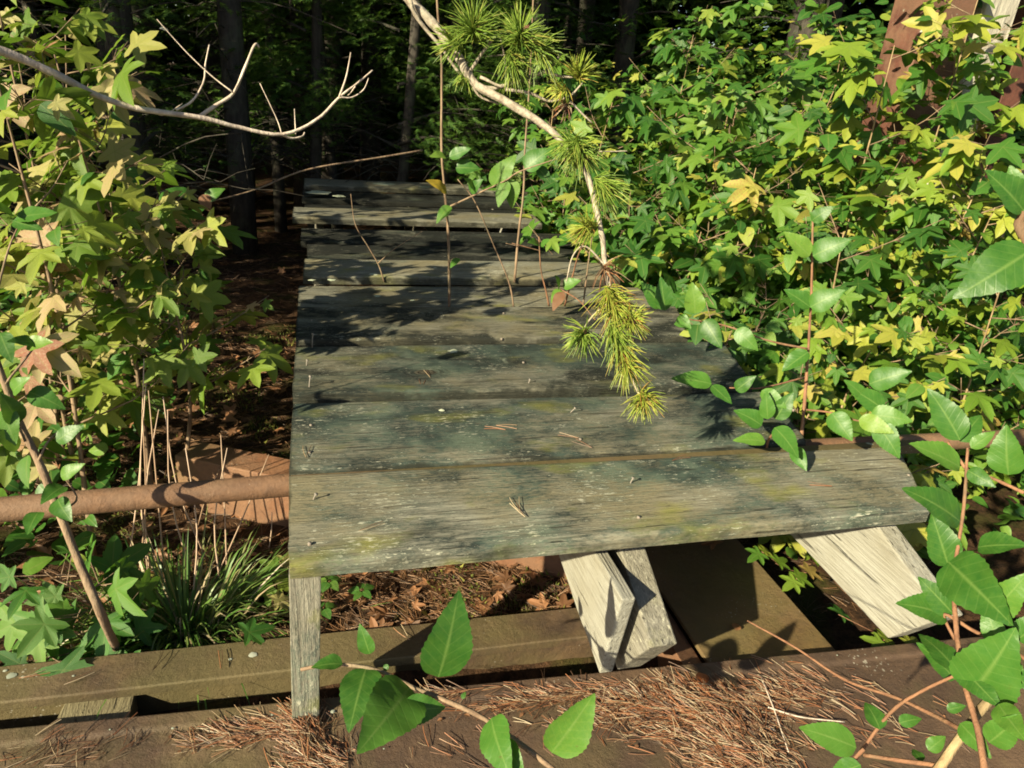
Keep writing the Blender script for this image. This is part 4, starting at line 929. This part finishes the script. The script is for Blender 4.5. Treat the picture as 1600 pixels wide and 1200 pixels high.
# scattered needles on beam two and on the planks
lit = []
for (x, y, a, z) in [(820, 808, 1.8, .004), (812, 800, 1.5, .004), (100, 1070, .5, -.296), (238, 1048, 1.2, -.296), (345, 1045, 1.7, -.296), (775, 665, -.3, .0), (790, 672, 2.8, 0), (905, 685, 2.6, 0), (925, 700, 2.2, 0), (660, 605, 1.4, .004), (672, 590, 1.7, .004), (478, 715, 1.5, 0), (1050, 720, .3, .003), (560, 830, .4, .004), (1300, 760, 2.8, .004), (640, 1000, 2, -.296), (30, 1060, .2, -.296)]:
    p = onz(x, y, z); lit.append((rnd.randrange(5), place(p, (math.cos(a), math.sin(a), 0), (0, 0, 1), .042)))
tag(scatter('fallen_needles', NT5, lit, M_DRYNEEDLE, smooth=False), 'few reddish pine needles lying on the planks and flanged beam', 'pine needles')
# forest floor litter
lit = []; 
for (n, x0, x1, y0, y1) in [(4800, -1.1, .0, .98, 2.6), (2600, 0, .6, .96, 1.5), (3400, -1.4, .0, 2.6, 5.5), (900, .6, 1.6, 1.0, 1.8)]:
    for _ in range(n):
        x, y = rnd.uniform(x0, x1), rnd.uniform(y0, y1)
        lit.append((rnd.randrange(5), place((x, y, ground_h(x, y) + rnd.uniform(0, .008)), (rnd.gauss(0, 1), rnd.gauss(0, 1), rnd.gauss(0, .15)), (rnd.gauss(0, .2), rnd.gauss(0, .2), 1), rnd.uniform(.02, .05))))
tag(scatter('floor_litter', NT5, lit, M_FLOORNEEDLE, smooth=False), 'brown pine needle litter covering the forest floor', 'pine needles')
lit = []
for (n, x0, x1, y0, y1) in [(420, -1.1, .0, 1.0, 2.8), (160, 0, .6, .98, 1.5), (300, -1.5, .5, 2.6, 6)]:
    for _ in range(n):
        x, y = rnd.uniform(x0, x1), rnd.uniform(y0, y1)
        lit.append((rnd.randrange(7), place((x, y, ground_h(x, y) + .008), (rnd.gauss(0, 1), rnd.gauss(0, 1), rnd.gauss(0, .3)), (rnd.gauss(0, .5), rnd.gauss(0, .5), 1), rnd.uniform(.02, .05))))
tag(scatter('dead_leaves', GUMT, lit, M_DEADLEAF), 'curled dead brown leaves strewn over the forest floor', 'dead leaves')
# moss: cushions of tiny tufts
lit = []; tri = [(np.array([(-.25, 0, 0), (.25, 0, 0), (0, .25, 1.0), (0, .2, 0)]), np.array([(0, 1, 2), (1, 3, 2), (3, 0, 2)]), None)]
for _ in range(30000):
    x, y = rnd.uniform(-1.2, .55), rnd.uniform(.97, 3.0)
    if noise.noise(Vector((x * 5.5, y * 5.5, 4))) + .25 * noise.noise(Vector((x * 20, y * 20, 4))) < .07: continue
    lit.append((0, place((x, y, ground_h(x, y) + rnd.uniform(-.002, .006)), (rnd.gauss(0, 1), rnd.gauss(0, 1), rnd.gauss(0, .3)), (rnd.gauss(0, .5), rnd.gauss(0, .5), 1), rnd.uniform(.006, .014))))
tag(scatter('moss', tri, lit, M_MOSS, smooth=False), 'yellow green moss cushions on the ground left of the walkway', 'moss')
# lone leaves and sticks
def stray_leaf(px, py, z, s, kind, mat, label, nrm=(0, -.2, 1), a=.5):
    me = leaf_mesh(kind, 0, mat); o = link('fallen_leaf', me, None, place(onz(px, py, z), (math.cos(a), math.sin(a), 0), nrm, s)); tag(o, label, 'fallen leaf')
stray_leaf(1090, 1066, -.296, .036, 'small', M_ORANGE, 'bright orange leaf resting on the front beam needles')
stray_leaf(1150, 985, -.335, .03, 'small', M_DEADLEAF, 'dark red brown leaf on the olive cross member', a=1.0)
stray_leaf(1120, 850, -.335, .05, 'gum', M_DEADLEAF, 'curled brown leaf in the shade under the first plank', a=2)
stk = empty('pale_twig', onz(1200, 1110, -.30), 'pale forked twig lying on the front beam right of the needles', 'twig')
for pts in ([(1190, 1060), (1210, 1110), (1232, 1175)], [(1185, 1130), (1212, 1142)], [(1200, 1105), (1250, 1120), (1320, 1128)]):
    branch_obj('stem', stk, [([onz(x, y, -.30) for x, y in pts], .0016, .0009)], M_PALE)

# ------------------------------------------------------------------ the dark wood behind
def spray_template(seed):     # flat cedar spray: side shoots off a bent axis
    r = random.Random(seed); V = []; F = []
    def tri(p, d, L, w_):
        k = len(V); n = Vector((-d.y, d.x, 0)) * w_; q = p + d * L
        V.extend([tuple(p - n), tuple(p + n), tuple(q + Vector((0, 0, r.uniform(-.08, .08))))]); F.append((k, k + 1, k + 2))
    for j in range(9):
        t = j / 9; p = Vector((.04 * math.sin(t * 4), t * .85, -.15 * t * t))
        for s_ in (-1, 1):
            a = s_ * r.uniform(.5, 1.1); tri(p, Vector((math.sin(a), math.cos(a), 0)), r.uniform(.16, .34) * (1.1 - t * .5), .028)
    tri(Vector((0, 0, 0)), Vector((0, 1, 0)), 1.0, .02)
    return np.array(V), np.array(F), None
SPR = [spray_template(i) for i in range(5)]
def cedar(x, y, r0, h, label, crown, group, base_z=.9, R0=1.0, name='cedar_tree', n=900, size=.14, mat=None, lowtwig=14):
    root = empty(name, G(x, y), label, 'tree', group); b = MB(); b.tube(curve_pts([G(x, y), (x + rnd.uniform(-.1, .1), y, h * .5), (x + rnd.uniform(-.2, .2), y, h)], 12), [r0 * (1.25 - i / 11) + .01 for i in range(12)], 10, True, .18)
    link('trunk', b.mesh('trunk', M_BARK), root); b = MB(); sp = []
    nb_ = int(h * 7)
    for k in range(nb_):
        z = base_z + (h - base_z) * (k + rnd.random()) / nb_; a = rnd.uniform(0, 6.28); L = R0 * (1.1 - .8 * (z - base_z) / (h - base_z)) * rnd.uniform(.6, 1.2)
        p0 = Vector((x, y, z)); p2 = p0 + Vector((math.cos(a) * L, math.sin(a) * L, rnd.uniform(-.25, .25) * L)); pm = p0.lerp(p2, .5) + Vector((0, 0, .08 * L)); q = curve_pts([p0, pm, p2], 7); b.tube(q, [.012 - .0014 * i for i in range(7)], 4, False)
        for _ in range(int(n / nb_)):
            t = rnd.uniform(.15, 1) ** .7; c = q[min(6, int(t * 6.5))] + Vector((rnd.gauss(0, .09), rnd.gauss(0, .09), rnd.gauss(0, .07)))
            a3 = a + rnd.gauss(0, .8); sp.append((rnd.randrange(5), place(c, (math.cos(a3), math.sin(a3), rnd.uniform(-.6, .35)), (rnd.gauss(0, .5), rnd.gauss(0, .5), 1), size * rnd.uniform(.6, 1.3))))
    for _ in range(lowtwig):        # dead lower twigs
        z = rnd.uniform(0, base_z + .2); a = rnd.uniform(0, 6.28); L = rnd.uniform(.3, .8); p0 = Vector((x, y, z)); p2 = p0 + Vector((math.cos(a) * L, math.sin(a) * L, rnd.uniform(-.2, .35) * L)); q = curve_pts([p0, p0.lerp(p2, .5) + Vector((rnd.uniform(-.05, .05), 0, .05)), p2], 6); b.tube(q, [.005 - .0007 * i for i in range(6)], 4, False)
        for _2 in range(3): c = q[rnd.randrange(2, 6)]; e = c + Vector((rnd.gauss(0, .12), rnd.gauss(0, .12), rnd.gauss(0, .08))); b.tube([c, c.lerp(e, .5) + Vector((0, 0, .01)), e], [.0018, .0014, .0008], 3, False)
    link('limbs', b.mesh('limbs', M_BARK), root)['kind'] = 'stuff'
    o = scatter('crown', SPR, sp, mat or M_CEDAR, root); 
    return root
gT = 'cedar trees of the dark wood'
trees = [(-.10, 4.95, .075, 6.5, 'cedar trunk rising just behind the far end of the walkway', 1.9), (-.42, 4.1, .06, 6, 'slim cedar left of the walkway end', 2.2), (-.85, 3.75, .065, 6, 'cedar trunk deep in the shade at left of centre', 2.3), (-1.35, 3.55, .07, 6.5, 'cedar with bare lower twigs behind the left saplings', 2.4),
         (.35, 5.3, .07, 7, 'cedar with low green sprays over the far planks', 1.5), (.85, 4.9, .06, 6, 'cedar whose dark sprays droop over the last plank', 1.6), (1.45, 5.1, .07, 6.5, 'cedar behind the far right plank ends', .5), (-1.9, 4.4, .08, 7, 'thick cedar at the far left of the wood', 1.6), (-.55, 5.6, .08, 7, 'cedar standing second row left of the walkway', .9),
         (.1, 6.3, .09, 8, 'cedar directly in line with the walkway', .6), (2.3, 5.4, .08, 7, 'cedar rising behind the right thicket', .4), (3.3, 4.6, .08, 7, 'cedar behind the red post', .4), (-2.7, 5.6, .09, 8, 'cedar far left in the second row', .6), (1.1, 6.6, .09, 8, 'cedar right of the walkway line in the second row', .5),
         (-1.3, 6.6, .09, 8, 'dark cedar in the third row at left', .6), (2.1, 7.2, .1, 8, 'dark cedar in the third row at right', .4), (4.2, 6.0, .1, 8, 'cedar at the far right of the wood', .4)]
for (x, y, r0, h, lb, bz) in trees:
    cedar(x, y, r0 * .75, h, lb, 0, gT, bz, 1.0, n=1500, size=.15, lowtwig=34)
# low cedars in front of the trunks, drooping over the last boards
for (x, y, h, R_, n_, lb) in [(.10, 4.55, 2.3, .55, 2600, 'young cedar with fine green sprays straight behind the walkway'), (.75, 4.45, 2.6, .65, 3000, 'bushy young cedar over the right half of the last planks'), (1.25, 4.2, 2.2, .6, 2400, 'young cedar between the last planks and the right thicket'), (-.25, 4.6, 2.6, .4, 1200, 'thin young cedar left of the last planks'), (-.75, 3.4, 2.4, .4, 700, 'sparse young cedar in the gap at left'),
        (-.05, 4.35, 1.9, .50, 2600, 'feathery young cedar brushing the last plank at its left end'), (.45, 4.30, 2.2, .55, 3200, 'feathery young cedar closing the far end of the walkway'), (.95, 4.75, 2.6, .6, 2400, 'young cedar behind the others at the far right plank ends'), (-1.05, 4.3, 2.8, .8, 3000, 'dim young cedar between the trunks under the bleached branch'), (-.5, 4.9, 2.8, .7, 2600, 'dim young cedar between the trunks near the centre'), (-1.5, 4.9, 3.0, .9, 2600, 'dim young cedar at the left of the wood')]:
    cedar(x, y, .022, h, lb, 0, 'young cedars at the end of the walkway', .12, R_, n=n_, size=.085, mat=M_CEDARLIT if x > -.3 else M_CEDAR, lowtwig=16, name='young_cedar')
# unseen trees left of the picture, added to throw shade over the wood
for (x, y, h, R_, lb) in [(-2.5, 1.95, 1.35, .55, 'unseen low bushy shade cedar nearest the left edge'), (-3.1, 2.4, 2.0, .8, 'unseen knee high branched shade cedar west of the thicket'), (-2.1, 2.7, 2.0, .7, 'unseen short shade cedar beside the left thicket'), (-2.9, 3.2, 2.6, .9, 'unseen middling shade cedar west of the dark gap'),
        (-5.2, 4.6, 6.5, 1.7, 'unseen shade cedar west of the wood edge'), (-4.2, 5.6, 8, 1.7, 'unseen shade cedar west of the second row'), (-6.9, 4.9, 9, 1.7, 'unseen tall shade cedar further west'), (-5.8, 6.4, 9, 1.7, 'unseen tall shade cedar in the western wood'), (-3.2, 4.4, 3.0, 1.2, 'unseen shade cedar just outside the left edge')]:
    cedar(x, y, .08, h, lb, 0, 'unseen cedars added west of the picture to cast shade', .05, R_, n=int(500 * h), size=.2, lowtwig=2)
# distant wood as one mass
lit = []
for _ in range(46000):
    a = rnd.uniform(-1.5, 1.5); d = rnd.uniform(8.5, 13); x, y = math.sin(a) * d * 1.1, math.cos(a) * d
    z = -.5 + 10 * rnd.random() ** 1.2
    q = rnd.uniform(0, 6.28); lit.append((rnd.randrange(5), place((x, y, z), (math.cos(q), math.sin(q), rnd.uniform(-.6, .4)), (rnd.gauss(0, .6), rnd.gauss(0, .6), 1), rnd.uniform(.5, .95))))
def wide(t):
    V, F, v = t; V = V.copy()
    for f in F: 
        c = (V[f[0]] + V[f[1]]) / 2; V[f[0]] = c + (V[f[0]] - c) * 3; V[f[1]] = c + (V[f[1]] - c) * 3
    return V, F, v
tag(scatter('distant_wood', [wide(t) for t in SPR], lit, M_CEDAR), 'dark mass of distant trees closing the view', 'woodland')
b = MB()
for _ in range(90):
    a = rnd.uniform(-1.2, 1.2); d = rnd.uniform(7.5, 12.5); x, y = math.sin(a) * d * 1.1, math.cos(a) * d; b.tube([(x, y, -.6), (x + rnd.uniform(-.2, .2), y, 4), (x + rnd.uniform(-.3, .3), y, 8.5)], [rnd.uniform(.06, .13), .07, .04], 7)
tag(link('distant_trunks', b.mesh('distant_trunks', M_BARK)), 'crowd of far tree trunks lost in the shade', 'woodland', kind='stuff')
